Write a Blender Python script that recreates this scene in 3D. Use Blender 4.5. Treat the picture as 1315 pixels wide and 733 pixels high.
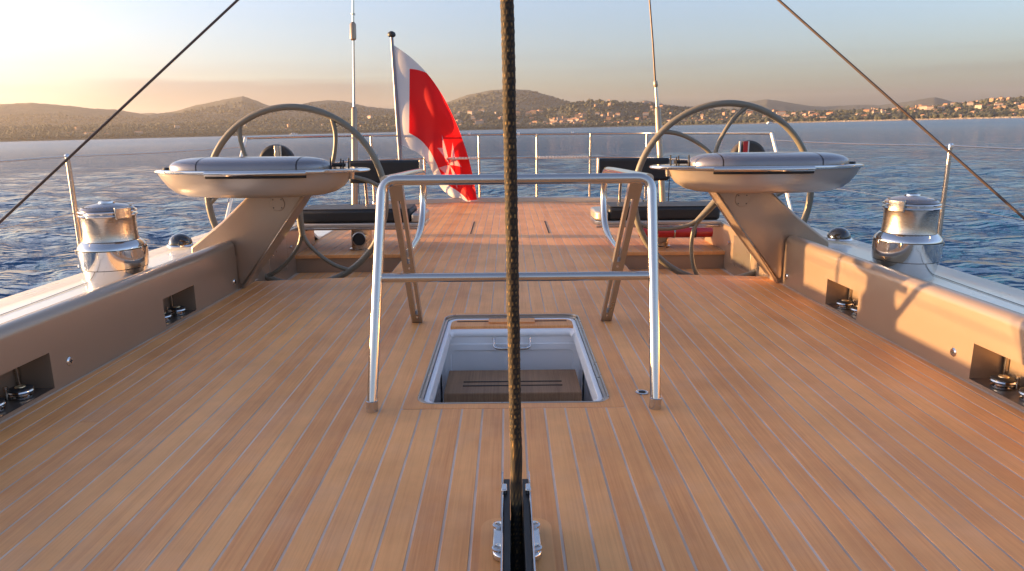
import bpy, bmesh, math, random
import numpy as np
from mathutils import Vector, Matrix
random.seed(7); rng = np.random.default_rng(7)
for o in list(bpy.data.objects): bpy.data.objects.remove(o)
SC = bpy.context.scene; COL = SC.collection
R = math.radians; PI = math.pi

# ------------------------------------------------------------------ camera, sky, sun, exposure
# The yacht is modelled upright about its own deck (x to the right, y towards the stern, z up);
# at the end the whole yacht and the camera on it get the small heel it has on the water.
HEEL = Matrix.Rotation(R(-0.29), 4, 'X') @ Matrix.Rotation(R(0.82), 4, 'Y')
F = 880.0
pitch, yaw, roll = math.atan(198/F), R(0.25), R(0.5)
cp, sp = math.cos(pitch), math.sin(pitch)
fw = Vector((math.sin(yaw)*cp, math.cos(yaw)*cp, -sp))
r0 = Vector((math.cos(yaw), -math.sin(yaw), 0)); u0 = r0.cross(fw)
rt = r0*math.cos(roll) - u0*math.sin(roll); up = u0*math.cos(roll) + r0*math.sin(roll)
CAMP = Vector((-0.014, 0, 1.1))
cam = bpy.data.objects.new('camera', bpy.data.cameras.new('camera')); COL.objects.link(cam)
M3 = Matrix((rt, up, -fw)).transposed().to_4x4(); M3.translation = CAMP
CAMW = HEEL @ M3
cam.matrix_world = CAMW
cam.data.sensor_width = 36; cam.data.lens = 36*F/1315
cam.data.clip_start = 0.05; cam.data.clip_end = 20000
SC.camera = cam
SUN_EL, SUN_AZ = R(4.7), R(-84.8)         # azimuth from +y, positive towards +x
w = bpy.data.worlds.new('World'); SC.world = w; w.use_nodes = True
nt = w.node_tree; nt.nodes.clear()
out = nt.nodes.new('ShaderNodeOutputWorld'); bg = nt.nodes.new('ShaderNodeBackground')
sky = nt.nodes.new('ShaderNodeTexSky'); sky.sky_type = 'NISHITA'; sky.sun_disc = False
sky.sun_elevation = SUN_EL; sky.sun_rotation = SUN_AZ
sky.altitude = 0; sky.air_density = 1.0; sky.dust_density = 3.0; sky.ozone_density = 2.2
bg.inputs[1].default_value = 0.15
tc = nt.nodes.new('ShaderNodeTexCoord')
mp = nt.nodes.new('ShaderNodeMapping'); mp.inputs['Scale'].default_value = (1.6, 1.6, 26)
nz = nt.nodes.new('ShaderNodeTexNoise'); nz.inputs['Scale'].default_value = 2.3; nz.inputs['Detail'].default_value = 5; nz.inputs['Roughness'].default_value = 0.5
cr = nt.nodes.new('ShaderNodeValToRGB'); cr.color_ramp.elements[0].position = 0.47; cr.color_ramp.elements[1].position = 0.62
sep = nt.nodes.new('ShaderNodeSeparateXYZ')
band = nt.nodes.new('ShaderNodeValToRGB')
e = band.color_ramp.elements; e[0].position = 0.0; e[0].color = (.75,.75,.75,1); e[1].position = 0.11; e[1].color = (0,0,0,1)
m_ = e.new(0.062); m_.color = (.55,.55,.55,1)
mul = nt.nodes.new('ShaderNodeMath'); mul.operation = 'MULTIPLY'
mul2 = nt.nodes.new('ShaderNodeMath'); mul2.operation = 'MULTIPLY'; mul2.inputs[1].default_value = 0.95
mix = nt.nodes.new('ShaderNodeMixRGB'); mix.blend_type = 'MULTIPLY'; mix.inputs[2].default_value = (0.74, 0.66, 0.70, 1)
tint = nt.nodes.new('ShaderNodeMixRGB'); tint.blend_type = 'MULTIPLY'; tint.inputs[0].default_value = 1; tint.inputs[2].default_value = (.87, .91, 1.09, 1)
L = nt.links.new
L(tc.outputs['Generated'], mp.inputs[0]); L(tc.outputs['Generated'], sep.inputs[0]); L(mp.outputs[0], nz.inputs['Vector']); L(nz.outputs['Fac'], cr.inputs[0])
def mrange(src, a, b, lo=0., hi=1.):
    n = nt.nodes.new('ShaderNodeMapRange'); n.interpolation_type = 'SMOOTHSTEP'; n.inputs[1].default_value = a; n.inputs[2].default_value = b; n.inputs[3].default_value = lo; n.inputs[4].default_value = hi
    L(src, n.inputs[0]); return n.outputs[0]
def wm(op, a, b):
    n = nt.nodes.new('ShaderNodeMath'); n.operation = op
    for i_, q_ in enumerate((a, b)):
        if isinstance(q_, (int, float)): n.inputs[i_].default_value = q_
        else: L(q_, n.inputs[i_])
    return n.outputs[0]
L(tc.outputs['Generated'], sep.inputs[0]); L(sep.outputs[2], band.inputs[0])
L(cr.outputs[0], mul.inputs[0]); L(band.outputs[0], mul.inputs[1]); zz_ = wm('ADD', sep.outputs[2], wm('MULTIPLY', wm('SUBTRACT', nz.outputs['Fac'], .5), .030))
bank = wm('MULTIPLY', wm('MULTIPLY', mrange(sep.outputs[0], -.56, -.42), mrange(sep.outputs[0], -.22, -.08, 1, 0)), wm('MULTIPLY', mrange(zz_, .060, .071, 1, 0), mrange(zz_, -.01, .05, .45, 1)))
L(wm('MAXIMUM', wm('MULTIPLY', mul.outputs[0], .5), wm('MULTIPLY', bank, 1.1)), mul2.inputs[0])
hs = nt.nodes.new('ShaderNodeHueSaturation'); hs.inputs['Saturation'].default_value = 0.72
L(sky.outputs[0], hs.inputs['Color']); L(hs.outputs[0], tint.inputs[1]); L(tint.outputs[0], mix.inputs[1]); L(mul2.outputs[0], mix.inputs[0]); L(mix.outputs[0], bg.inputs[0]); L(bg.outputs[0], out.inputs[0])
sun = bpy.data.objects.new('sun', bpy.data.lights.new('sun', 'SUN')); COL.objects.link(sun)
sun.data.energy = 5.0; sun.data.angle = R(0.6); sun.data.color = (1.0, 0.58, 0.24)
sdir = Vector((math.sin(SUN_AZ)*math.cos(SUN_EL), math.cos(SUN_AZ)*math.cos(SUN_EL), math.sin(SUN_EL)))
sun.rotation_euler = sdir.to_track_quat('Z', 'Y').to_euler()
SC.view_settings.view_transform = 'Standard'; SC.view_settings.look = 'None'
SC.view_settings.gamma = 1; SC.view_settings.use_curve_mapping = False
SC.view_settings.exposure = 2.02
SC.render.engine = 'CYCLES'
SC.cycles.max_bounces = 8; SC.cycles.diffuse_bounces = 4; SC.cycles.glossy_bounces = 5; SC.cycles.transmission_bounces = 3
SC.cycles.volume_bounces = 0; SC.cycles.caustics_reflective = False; SC.cycles.caustics_refractive = False
SC.cycles.sample_clamp_indirect = 6

def ray(px, py):
    d = fw + rt*(px-657.5)/F + up*(366.5-py)/F
    return d
def P(px, py, y):                      # point of the yacht at station y
    d = ray(px, py); return CAMP + d*(y/d.y)

# ------------------------------------------------------------------ materials
def mat(name, col=(.5,.5,.5), rough=.5, metal=0., **k):
    m = bpy.data.materials.new(name); m.use_nodes = True
    b = m.node_tree.nodes['Principled BSDF']
    b.inputs['Base Color'].default_value = (*col, 1); b.inputs['Roughness'].default_value = rough; b.inputs['Metallic'].default_value = metal
    for kk, v in k.items(): b.inputs[kk].default_value = v
    return m
def node(m, t, **k):
    n = m.node_tree.nodes.new(t)
    for a, v in k.items(): setattr(n, a, v)
    return n
def link(m, a, b): m.node_tree.links.new(a, b)
def coords(m, scale, src='Object'):
    t = node(m, 'ShaderNodeTexCoord'); p = node(m, 'ShaderNodeMapping'); p.inputs['Scale'].default_value = scale
    link(m, t.outputs[src], p.inputs[0]); return p
def noise(m, vec, scale, detail=3, rough=.5):
    n = node(m, 'ShaderNodeTexNoise'); n.inputs['Scale'].default_value = scale; n.inputs['Detail'].default_value = detail; n.inputs['Roughness'].default_value = rough
    if vec is not None: link(m, vec, n.inputs['Vector'])
    return n
def ramp(m, fac, stops):
    r = node(m, 'ShaderNodeValToRGB'); el = r.color_ramp.elements
    while len(el) < len(stops): el.new(.5)
    for q, (p_, c) in zip(el, stops):
        q.position = p_; q.color = (*c, 1) if len(c) == 3 else c
    link(m, fac, r.inputs[0]); return r
def BS(m): return m.node_tree.nodes['Principled BSDF']
def bump(m, h, strength, dist):
    b = node(m, 'ShaderNodeBump'); b.inputs['Strength'].default_value = strength; b.inputs['Distance'].default_value = dist
    link(m, h, b.inputs['Height']); link(m, b.outputs[0], BS(m).inputs['Normal']); return b
def wear(m, lo, hi, scale=6, sc=(1,1,1), bumpd=0.0):     # roughness variation and faint relief
    c = coords(m, sc); n = noise(m, c.outputs[0], scale, 3, .5)
    mr = node(m, 'ShaderNodeMapRange'); mr.inputs[3].default_value = lo; mr.inputs[4].default_value = hi
    mr.inputs[1].default_value = .0; mr.inputs[2].default_value = 1.
    link(m, n.outputs['Fac'], mr.inputs[0]); link(m, mr.outputs[0], BS(m).inputs['Roughness'])
    if bumpd: bump(m, n.outputs['Fac'], .4, bumpd)
    return m

def teak(name, dark, light, sat=1.0):
    m = mat(name, light, .55)
    oi = node(m, 'ShaderNodeObjectInfo'); t = node(m, 'ShaderNodeTexCoord')
    sc = node(m, 'ShaderNodeVectorMath', operation='SCALE'); link(m, oi.outputs['Random'], sc.inputs['Scale']); sc.inputs[0].default_value = (37, 91, 13)
    ad = node(m, 'ShaderNodeVectorMath', operation='ADD'); link(m, t.outputs['Object'], ad.inputs[0]); link(m, sc.outputs[0], ad.inputs[1])
    mg = node(m, 'ShaderNodeMapping'); mg.inputs['Scale'].default_value = (150, 3.0, 20); link(m, ad.outputs[0], mg.inputs[0])
    g = noise(m, mg.outputs[0], 1.0, 5, .6)
    mb = node(m, 'ShaderNodeMapping'); mb.inputs['Scale'].default_value = (16, .7, 3); link(m, ad.outputs[0], mb.inputs[0])
    b = noise(m, mb.outputs[0], 1.0, 4, .55)
    ms = node(m, 'ShaderNodeMapping'); ms.inputs['Scale'].default_value = (3, 2, 3); link(m, t.outputs['Object'], ms.inputs[0])
    st = noise(m, ad.outputs[0], 3.2, 5, .6)
    s1 = node(m, 'ShaderNodeMath', operation='MULTIPLY_ADD'); link(m, g.outputs['Fac'], s1.inputs[0]); s1.inputs[1].default_value = .80
    s2 = node(m, 'ShaderNodeMath', operation='MULTIPLY'); link(m, b.outputs['Fac'], s2.inputs[0]); s2.inputs[1].default_value = .50
    link(m, s2.outputs[0], s1.inputs[2])
    s3 = node(m, 'ShaderNodeMath', operation='MULTIPLY_ADD'); link(m, oi.outputs['Random'], s3.inputs[0]); s3.inputs[1].default_value = .26; link(m, s1.outputs[0], s3.inputs[2])
    r = ramp(m, s3.outputs[0], [(.42, dark), (.93, light)])
    mid = tuple((a*.5+c*.5) for a, c in zip(dark, light))
    # greyed, salt-washed blotches
    rs = ramp(m, st.outputs['Fac'], [(.48, (0,0,0)), (.75, (1,1,1))])
    f = node(m, 'ShaderNodeMath', operation='MULTIPLY'); link(m, rs.outputs[0], f.inputs[0]); f.inputs[1].default_value = .20
    mx = node(m, 'ShaderNodeMixRGB'); link(m, f.outputs[0], mx.inputs[0]); link(m, r.outputs[0], mx.inputs[1])
    gv = sum(light)/3
    mx.inputs[2].default_value = (gv*1.5, gv*.98, gv*.72, 1)
    gp = node(m, 'ShaderNodeNewGeometry'); wn = noise(m, gp.outputs['Position'], 1.7, 6, .62)
    wr = ramp(m, wn.outputs['Fac'], [(.36, (.80,.78,.76)), (.62, (1,1,1))])
    mw = node(m, 'ShaderNodeMixRGB', blend_type='MULTIPLY'); mw.inputs[0].default_value = 1; link(m, mx.outputs[0], mw.inputs[1]); link(m, wr.outputs[0], mw.inputs[2])
    link(m, mw.outputs[0], BS(m).inputs['Base Color'])
    rr = node(m, 'ShaderNodeMapRange'); rr.inputs[3].default_value = .42; rr.inputs[4].default_value = .68; link(m, st.outputs['Fac'], rr.inputs[0]); link(m, rr.outputs[0], BS(m).inputs['Roughness'])
    bump(m, g.outputs['Fac'], .35, .0015)
    return m
M = {}
M['teak'] = teak('deck_teak', (.76,.275,.082), (1.0,.445,.150))
M['teak_dark'] = teak('oiled_teak', (.22,.105,.050), (.46,.255,.13))
M['caulk'] = wear(mat('seam_caulk', (.78,.60,.52), .8), .7, .9, 20)
M['coaming'] = wear(mat('champagne_paint', (.41,.305,.225), .28, .55, **{'Coat Weight': .4, 'Coat Roughness': .12}), .28, .40, 3)
M['bowl'] = mat('pale_champagne_paint', (.52,.44,.365), .30, .5, **{'Coat Weight': .3, 'Coat Roughness': .15})
M['lid'] = wear(mat('silver_paint', (.25,.23,.235), .25, .6, **{'Coat Weight': .4, 'Coat Roughness': .08}), .2, .3, 5)
M['chrome'] = wear(mat('polished_steel', (.66,.64,.62), .06, 1.), .03, .12, 9)
M['satin'] = wear(mat('satin_steel', (.52,.46,.40), .24, 1.), .18, .32, 30, (1,1,14))
M['tan'] = wear(mat('tan_metal_paint', (.36,.28,.20), .35, .5), .3, .42, 12)
M['rail'] = wear(mat('rail_steel', (.60,.56,.52), .16, 1.), .12, .22, 12)
M['floor'] = wear(mat('dark_bronze_floor', (.13,.10,.08), .3, .4), .25, .4, 12)
M['staff'] = wear(mat('grey_staff_paint', (.22,.22,.25), .35, .3), .3, .4, 12)
M['plate'] = wear(mat('bronze_tinted_plate', (.46,.41,.36), .3, .85), .22, .38, 12)
M['gelcoat'] = wear(mat('white_gelcoat', (.86,.82,.73), .3, 0., **{'Coat Weight': .5}), .22, .36, 4)
M['liner'] = wear(mat('white_liner', (.88,.86,.86), .35), .3, .45, 4)
M['dark'] = mat('dark_gap', (.012,.011,.011), .7)
M['rubber'] = wear(mat('black_rubber', (.025,.024,.024), .5), .4, .6, 20)
M['vinyl'] = wear(mat('black_vinyl', (.016,.015,.015), .5), .4, .62, 14, bumpd=.004)
M['vinyltop'] = wear(mat('lit_black_vinyl', (.05,.04,.032), .5), .4, .6, 14, bumpd=.004)  # black vinyl with low sunlight on the cushion tops put into its colour
M['rim'] = wear(mat('olive_grey_leather', (.20,.175,.13), .4, .1), .32, .5, 40, bumpd=.0006)
M['gloss'] = mat('gloss_black', (.012,.012,.013), .05, 0, **{'Coat Weight': 1.0})
M['brass'] = mat('pale_brass', (.80,.62,.36), .3, .8)
M['red'] = wear(mat('red_paint', (.50,.012,.012), .3, 0, **{'Coat Weight': .4}), .25, .4, 10)
M['hull'] = wear(mat('hull_paint', (.30,.26,.22), .2, .3), .15, .25, 2)
M['white'] = mat('white_fabric', (.78,.76,.72), .7)
M['wire'] = wear(mat('dark_wire', (.10,.07,.055), .4, .5), .3, .5, 30)
m_ = M['caulk']; c_ = node(m_, 'ShaderNodeNewGeometry'); mp9 = node(m_, 'ShaderNodeMapping'); mp9.inputs['Scale'].default_value = (9, 1.6, 1); link(m_, c_.outputs['Position'], mp9.inputs[0])
n_ = noise(m_, mp9.outputs[0], 1.0, 5, .65); r_ = ramp(m_, n_.outputs['Fac'], [(.30, (.42,.30,.23)), (.46, (.60,.42,.31)), (.62, (.76,.55,.42))]); link(m_, r_.outputs[0], BS(m_).inputs['Base Color'])
def rope_mat():
    m = mat('braided_rope', (.08,.05,.02), .8)
    at = node(m, 'ShaderNodeAttribute'); at.attribute_name = 'strand'
    r = ramp(m, at.outputs['Fac'], [(.15, (.010,.008,.006)), (.55, (.075,.045,.015)), (.9, (.26,.155,.045))])
    link(m, r.outputs[0], BS(m).inputs['Base Color']); return m
M['rope'] = rope_mat()
def flag_mat():
    m = mat('ensign_cloth', (.7,.02,.02), .7)
    t = node(m, 'ShaderNodeUVMap'); s = node(m, 'ShaderNodeSeparateXYZ'); link(m, t.outputs[0], s.inputs[0])
    def mt(op, a, b=None, c=None):
        n = node(m, 'ShaderNodeMath', operation=op)
        for i, q in enumerate((a, b, c)):
            if q is None: continue
            if isinstance(q, (int, float)): n.inputs[i].default_value = q
            else: link(m, q, n.inputs[i])
        return n.outputs[0]
    u, v = s.outputs[0], s.outputs[1]
    inr = mt('MULTIPLY', mt('MULTIPLY', mt('GREATER_THAN', u, .115), mt('LESS_THAN', u, .985)), mt('MULTIPLY', mt('GREATER_THAN', v, mt('ADD', .17, mt('MULTIPLY', mt('MAXIMUM', mt('SUBTRACT', u, .72), 0.), 1.1))), mt('LESS_THAN', v, mt('ADD', .74, mt('MULTIPLY', u, 1.1)))))
    du = mt('ABSOLUTE', mt('MULTIPLY', mt('SUBTRACT', u, .64), 1.5)); dv = mt('ABSOLUTE', mt('SUBTRACT', v, .46))
    def arm(a, b):
        w_ = mt('LESS_THAN', b, mt('MULTIPLY', a, .42))
        l_ = mt('LESS_THAN', a, mt('ADD', .20, mt('MULTIPLY', b, .65)))
        return mt('MULTIPLY', w_, l_)
    cross = mt('MAXIMUM', arm(du, dv), arm(dv, du))
    mx = node(m, 'ShaderNodeMixRGB'); link(m, inr, mx.inputs[0]); mx.inputs[1].default_value = (.74,.68,.64,1); mx.inputs[2].default_value = (.85,.012,.014,1)
    mx2 = node(m, 'ShaderNodeMixRGB'); link(m, cross, mx2.inputs[0]); link(m, mx.outputs[0], mx2.inputs[1]); mx2.inputs[2].default_value = (.80,.30,.32,1)
    link(m, mx2.outputs[0], BS(m).inputs['Base Color'])
    tr = node(m, 'ShaderNodeBsdfTranslucent'); link(m, mx2.outputs[0], tr.inputs[0])
    ms = node(m, 'ShaderNodeMixShader'); ms.inputs[0].default_value = .6
    link(m, BS(m).outputs[0], ms.inputs[1]); link(m, tr.outputs[0], ms.inputs[2])
    link(m, ms.outputs[0], m.node_tree.nodes['Material Output'].inputs['Surface'])
    return m
M['flag'] = flag_mat()

# ------------------------------------------------------------------ mesh helpers
class MB:
    def __init__(s): s.v = []; s.f = []
    def add(s, vs, fs):
        n = len(s.v); s.v += [tuple(p) for p in vs]; s.f += [tuple(i+n for i in q) for q in fs]; return s
    def box(s, x0, x1, y0, y1, z0, z1):
        return s.add([(x0,y0,z0),(x1,y0,z0),(x1,y1,z0),(x0,y1,z0),(x0,y0,z1),(x1,y0,z1),(x1,y1,z1),(x0,y1,z1)],
                     [(0,3,2,1),(4,5,6,7),(0,1,5,4),(1,2,6,5),(2,3,7,6),(3,0,4,7)])
    def tube(s, pts, r, seg=12, caps=True, flat=None):
        pts = [Vector(p) for p in pts]; n = len(pts)
        rs = r if isinstance(r, (list, tuple)) else [r]*n
        nrm = None; vs = []
        for i, p in enumerate(pts):
            t = (pts[min(i+1, n-1)] - pts[max(i-1, 0)]).normalized()
            if nrm is None:
                a = Vector((0,0,1)) if abs(t.z) < .9 else Vector((0,1,0))
                nrm = (a - t*a.dot(t)).normalized()
            else: nrm = (nrm - t*nrm.dot(t)).normalized()
            b = t.cross(nrm)
            for k in range(seg):
                a = 2*PI*k/seg
                vs.append(p + (nrm*math.cos(a) + b*math.sin(a))*rs[i])
        fs = [(i*seg+k, i*seg+(k+1) % seg, (i+1)*seg+(k+1) % seg, (i+1)*seg+k) for i in range(n-1) for k in range(seg)]
        if caps: fs += [tuple(range(seg))[::-1], tuple((n-1)*seg+k for k in range(seg))]
        return s.add(vs, fs)
    def lathe(s, prof, c=(0,0,0), seg=48, axis='z', caps=True):
        vs = []
        for r_, h in prof:
            for k in range(seg):
                a = 2*PI*k/seg; x, y = r_*math.cos(a), r_*math.sin(a)
                q = (x, y, h) if axis == 'z' else ((x, h, y) if axis == 'y' else (h, x, y))
                vs.append((q[0]+c[0], q[1]+c[1], q[2]+c[2]))
        n = len(prof)
        fs = [(i*seg+k, i*seg+(k+1) % seg, (i+1)*seg+(k+1) % seg, (i+1)*seg+k) for i in range(n-1) for k in range(seg)]
        if caps:
            if prof[0][0] > 1e-5: fs.append(tuple(range(seg))[::-1])
            if prof[-1][0] > 1e-5: fs.append(tuple((n-1)*seg+k for k in range(seg)))
        return s.add(vs, fs)
    def prism(s, poly, axis, a, b):           # polygon in the other two axes, extruded a..b
        def q(p, h): return {'x': (h, p[0], p[1]), 'y': (p[0], h, p[1]), 'z': (p[0], p[1], h)}[axis]
        n = len(poly)
        return s.add([q(p, a) for p in poly] + [q(p, b) for p in poly],
                     [tuple(range(n))[::-1], tuple(range(n, 2*n))] + [(i, (i+1) % n, n+(i+1) % n, n+i) for i in range(n)])
    def loft(s, rings, closed=True, caps=True):
        n = len(rings[0]); vs = [p for r_ in rings for p in r_]; m_ = n if closed else n-1
        fs = [(i*n+k, i*n+(k+1) % n, (i+1)*n+(k+1) % n, (i+1)*n+k) for i in range(len(rings)-1) for k in range(m_)]
        if caps and closed: fs += [tuple(range(n))[::-1], tuple((len(rings)-1)*n+k for k in range(n))]
        return s.add(vs, fs)
    def flip(s, sgn):
        if sgn < 0: s.v = [(-x, y, z) for x, y, z in s.v]
        return s
    def build(s, name, m, parent=None, smooth=True, bevel=0, recalc=True, sub=0):
        off = Vector(parent['o_']) if parent is not None and 'o_' in parent else Vector((0,0,0))
        own = Vector((0,0,0))
        if parent is None:                    # a top-level mesh gets its origin at its own base
            a = np.array(s.v); lo, hi = a.min(0), a.max(0)
            off = Vector(((lo[0]+hi[0])/2, (lo[1]+hi[1])/2, lo[2])); own = off
        me = bpy.data.meshes.new(name)
        me.from_pydata([(x-off.x, y-off.y, z-off.z) for x, y, z in s.v], [], s.f)
        if recalc:
            bm = bmesh.new(); bm.from_mesh(me); bmesh.ops.recalc_face_normals(bm, faces=bm.faces); bm.to_mesh(me); bm.free()
        me.materials.append(m)
        if smooth:
            me.polygons.foreach_set('use_smooth', [True]*len(me.polygons))
            me.set_sharp_from_angle(angle=R(38))
        o = bpy.data.objects.new(name, me); COL.objects.link(o)
        o.location = own
        if parent is not None: o.parent = parent; o['o_'] = list(off)
        else: o['o_'] = list(off)
        if bevel:
            b = o.modifiers.new('bevel', 'BEVEL'); b.width = bevel; b.segments = 3; b.limit_method = 'ANGLE'; b.angle_limit = R(35)
        if sub:
            b = o.modifiers.new('sub', 'SUBSURF'); b.levels = sub; b.render_levels = sub
        return o
def tag(o, label=None, cat=None, group=None, kind=None):
    if label: o['label'] = label
    if cat: o['category'] = cat
    if group: o['group'] = group
    if kind: o['kind'] = kind
    return o
BOAT = []
def thing(name, loc, label, cat, group=None):
    o = bpy.data.objects.new(name, None); COL.objects.link(o); o.location = loc; o['o_'] = list(loc); o.empty_display_size = .1
    BOAT.append(o); return tag(o, label, cat, group)
def top(o): BOAT.append(o); return o
def smooth_path(pts, n=8):
    pts = [Vector(p) for p in pts]; out_ = []
    for i in range(len(pts)-1):
        p0 = pts[max(i-1, 0)]; p1 = pts[i]; p2 = pts[i+1]; p3 = pts[min(i+2, len(pts)-1)]
        for k in range(n):
            t = k/n
            out_.append(.5*((2*p1) + (p2-p0)*t + (2*p0-5*p1+4*p2-p3)*t*t + (3*p1-p0-3*p2+p3)*t**3))
    return out_ + [pts[-1]]
def fillet(pts, r, n=7):                      # polyline with rounded corners
    pts = [Vector(p) for p in pts]; o = [pts[0]]
    for i in range(1, len(pts)-1):
        a, b, c = pts[i-1], pts[i], pts[i+1]
        d1 = (a-b); d2 = (c-b); rr = min(r, d1.length*.45, d2.length*.45)
        s_, e_ = b+d1.normalized()*rr, b+d2.normalized()*rr
        for k in range(n+1):
            t = k/n; o.append(s_*(1-t)**2 + b*2*t*(1-t) + e_*t*t)
    return o+[pts[-1]]
def lerp_tab(tab, x): return float(np.interp(x, [t[0] for t in tab], [t[1] for t in tab]))

# ------------------------------------------------------------------ water, hills
WZ = -1.62
def water_mat():
    m = mat('sea_water', (.012,.045,.085), .08, 0, **{'IOR': 1.5})
    g = node(m, 'ShaderNodeNewGeometry')
    mp_ = node(m, 'ShaderNodeMapping'); mp_.inputs['Scale'].default_value = (1, 1.5, 1); mp_.inputs['Rotation'].default_value = (0, 0, .35); link(m, g.outputs['Position'], mp_.inputs[0])
    n1 = noise(m, mp_.outputs[0], 4.2, 4, .6); n2 = noise(m, mp_.outputs[0], .8, 6, .65); n3 = noise(m, mp_.outputs[0], .06, 3, .5)
    a = node(m, 'ShaderNodeMath', operation='MULTIPLY_ADD'); link(m, n1.outputs['Fac'], a.inputs[0]); a.inputs[1].default_value = .075
    b = node(m, 'ShaderNodeMath', operation='MULTIPLY'); link(m, n2.outputs['Fac'], b.inputs[0]); b.inputs[1].default_value = .42
    nf = noise(m, mp_.outputs[0], .17, 6, .7); b2 = node(m, 'ShaderNodeMath', operation='MULTIPLY_ADD'); link(m, nf.outputs['Fac'], b2.inputs[0]); b2.inputs[1].default_value = 2.0; link(m, b.outputs[0], b2.inputs[2])
    mp2 = node(m, 'ShaderNodeMapping'); mp2.inputs['Scale'].default_value = (.6, 1.6, 1); link(m, g.outputs['Position'], mp2.inputs[0])
    ng = noise(m, mp2.outputs[0], .045, 7, .78); b3 = node(m, 'ShaderNodeMath', operation='MULTIPLY_ADD'); link(m, ng.outputs['Fac'], b3.inputs[0]); b3.inputs[1].default_value = 7.0; link(m, b2.outputs[0], b3.inputs[2])
    link(m, b3.outputs[0], a.inputs[2])
    bump(m, a.outputs[0], 1.0, .36)
    cd = node(m, 'ShaderNodeCameraData')
    ln = node(m, 'ShaderNodeVectorMath', operation='LENGTH'); link(m, g.outputs['Position'], ln.inputs[0])
    mr = node(m, 'ShaderNodeMapRange'); mr.inputs[1].default_value = 10; mr.inputs[2].default_value = 350; mr.inputs[3].default_value = .06; mr.inputs[4].default_value = .20
    link(m, ln.outputs['Value'], mr.inputs[0]); link(m, mr.outputs[0], BS(m).inputs['Roughness'])
    m.node_tree.nodes.remove(cd)
    r = ramp(m, n3.outputs['Fac'], [(.35, (.010,.070,.155)), (.7, (.012,.080,.175))]); link(m, r.outputs[0], BS(m).inputs['Base Color'])
    return m
M['water'] = water_mat()
def make_water():
    az = np.concatenate([np.linspace(-56, 56, 900), np.linspace(56, 304, 60)[1:-1]])
    az = np.radians(az); na = len(az)
    r = [2.0]
    while r[-1] < 4200: r.append(r[-1]*1.0145+.01)
    r = np.array(r); nr = len(r)
    Rr, A = np.meshgrid(r, az, indexing='ij')
    X, Y = Rr*np.sin(A), Rr*np.cos(A); Z = np.zeros_like(X)
    g = np.random.default_rng(3)
    for k in range(70):
        lam = 0.36*(3.6/0.36)**(k/69); th = R(205)+g.normal(0, .55); ph = g.uniform(0, 2*PI)
        amp = 0.0062*lam**.62*g.uniform(.6, 1.3)
        kx, ky = math.sin(th)*2*PI/lam, math.cos(th)*2*PI/lam
        warp = .5*np.sin(X*.11+k)+.5*np.sin(Y*.13+2*k)
        att = np.clip((lam/(Rr*.0145*2.6)-.6)/1.2, 0, 1)
        q = np.sin(kx*X+ky*Y+ph+warp)
        Z += amp*att*(q + .35*q*np.abs(q))*(.75+.35*np.sin(X*.05+Y*.037+k))
    Z += WZ
    co = np.stack([X, Y, Z], -1).reshape(-1, 3).astype(np.float32)
    i = np.arange(nr-1)[:, None]*na; j = np.arange(na)[None, :]; jn = (j+1) % na
    q = np.stack([i+j, i+na+j, i+na+jn, i+jn], -1).reshape(-1, 4)
    me = bpy.data.meshes.new('water'); me.vertices.add(len(co)); me.vertices.foreach_set('co', co.ravel())
    me.loops.add(q.size); me.loops.foreach_set('vertex_index', q.ravel().astype(np.int32))
    me.polygons.add(len(q)); me.polygons.foreach_set('loop_start', np.arange(0, q.size, 4, dtype=np.int32)); me.polygons.foreach_set('loop_total', np.full(len(q), 4, dtype=np.int32))
    me.polygons.foreach_set('use_smooth', np.ones(len(q), bool)); me.update(calc_edges=True); me.validate()
    me.materials.append(M['water']); o = bpy.data.objects.new('water', me); COL.objects.link(o); tag(o, kind='structure')
    bm = bmesh.new(); bm.from_mesh(me)
    if bm.faces and sum(f.normal.z for f in list(bm.faces)[:50]) < 0: me.flip_normals()
    bm.free()
make_water()

def dirw(px, py):
    d = (HEEL.to_3x3() @ ray(px, py)); return math.atan2(d.x, d.y), d.z/math.hypot(d.x, d.y)
CW = CAMW.translation
RIDGES = [
 (1480, 330, [(-400,172),(-150,172),(0,170),(100,167),(250,160),(330,157),(400,155),(500,152),(580,149),(640,146),(690,146),(720,139),(745,133.5),(770,131.5),(800,133),(840,137),(880,141),(930,144),(1000,147),(1060,150),(1100,149),(1150,145),(1200,139),(1245,134.5),(1275,131),(1315,129),(1400,126),(1700,132)]),
 (2150, 520, [(-400,150),(-100,140),(0,134),(20,133.5),(40,132),(85,136),(120,140),(150,141),(190,148),(225,143),(250,136),(285,129),(300,126),(312,124),(322,127),(330,130),(345,136),(360,140),(380,136),(400,131),(420,129),(440,130),(470,137),(500,140),(520,138),(550,137),(575,131),(600,122),(630,116),(655,114.5),(680,116),(710,124),(735,133),(770,143),(820,150),(1000,156),(1315,156),(1700,150)]),
 (2950, 480, [(-400,158),(0,152),(150,148),(195,144.5),(225,150),(300,150),(500,150),(700,150),(780,143),(800,138),(812,134),(828,129),(840,131),(855,135),(880,137),(915,136.5),(940,133),(965,130),(985,127.5),(1000,129.5),(1040,136),(1060,137),(1100,134.5),(1130,135),(1160,131),(1185,127),(1201,124.5),(1215,128),(1236,135),(1260,137),(1315,138),(1700,140)]),
]
RT = []
for D, wdt, tab in RIDGES:
    a = [dirw(px, py) for px, py in tab]; RT.append((D, wdt, np.array([t[0] for t in a]), np.array([CW.z + D*t[1] - WZ for t in a])))
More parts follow.
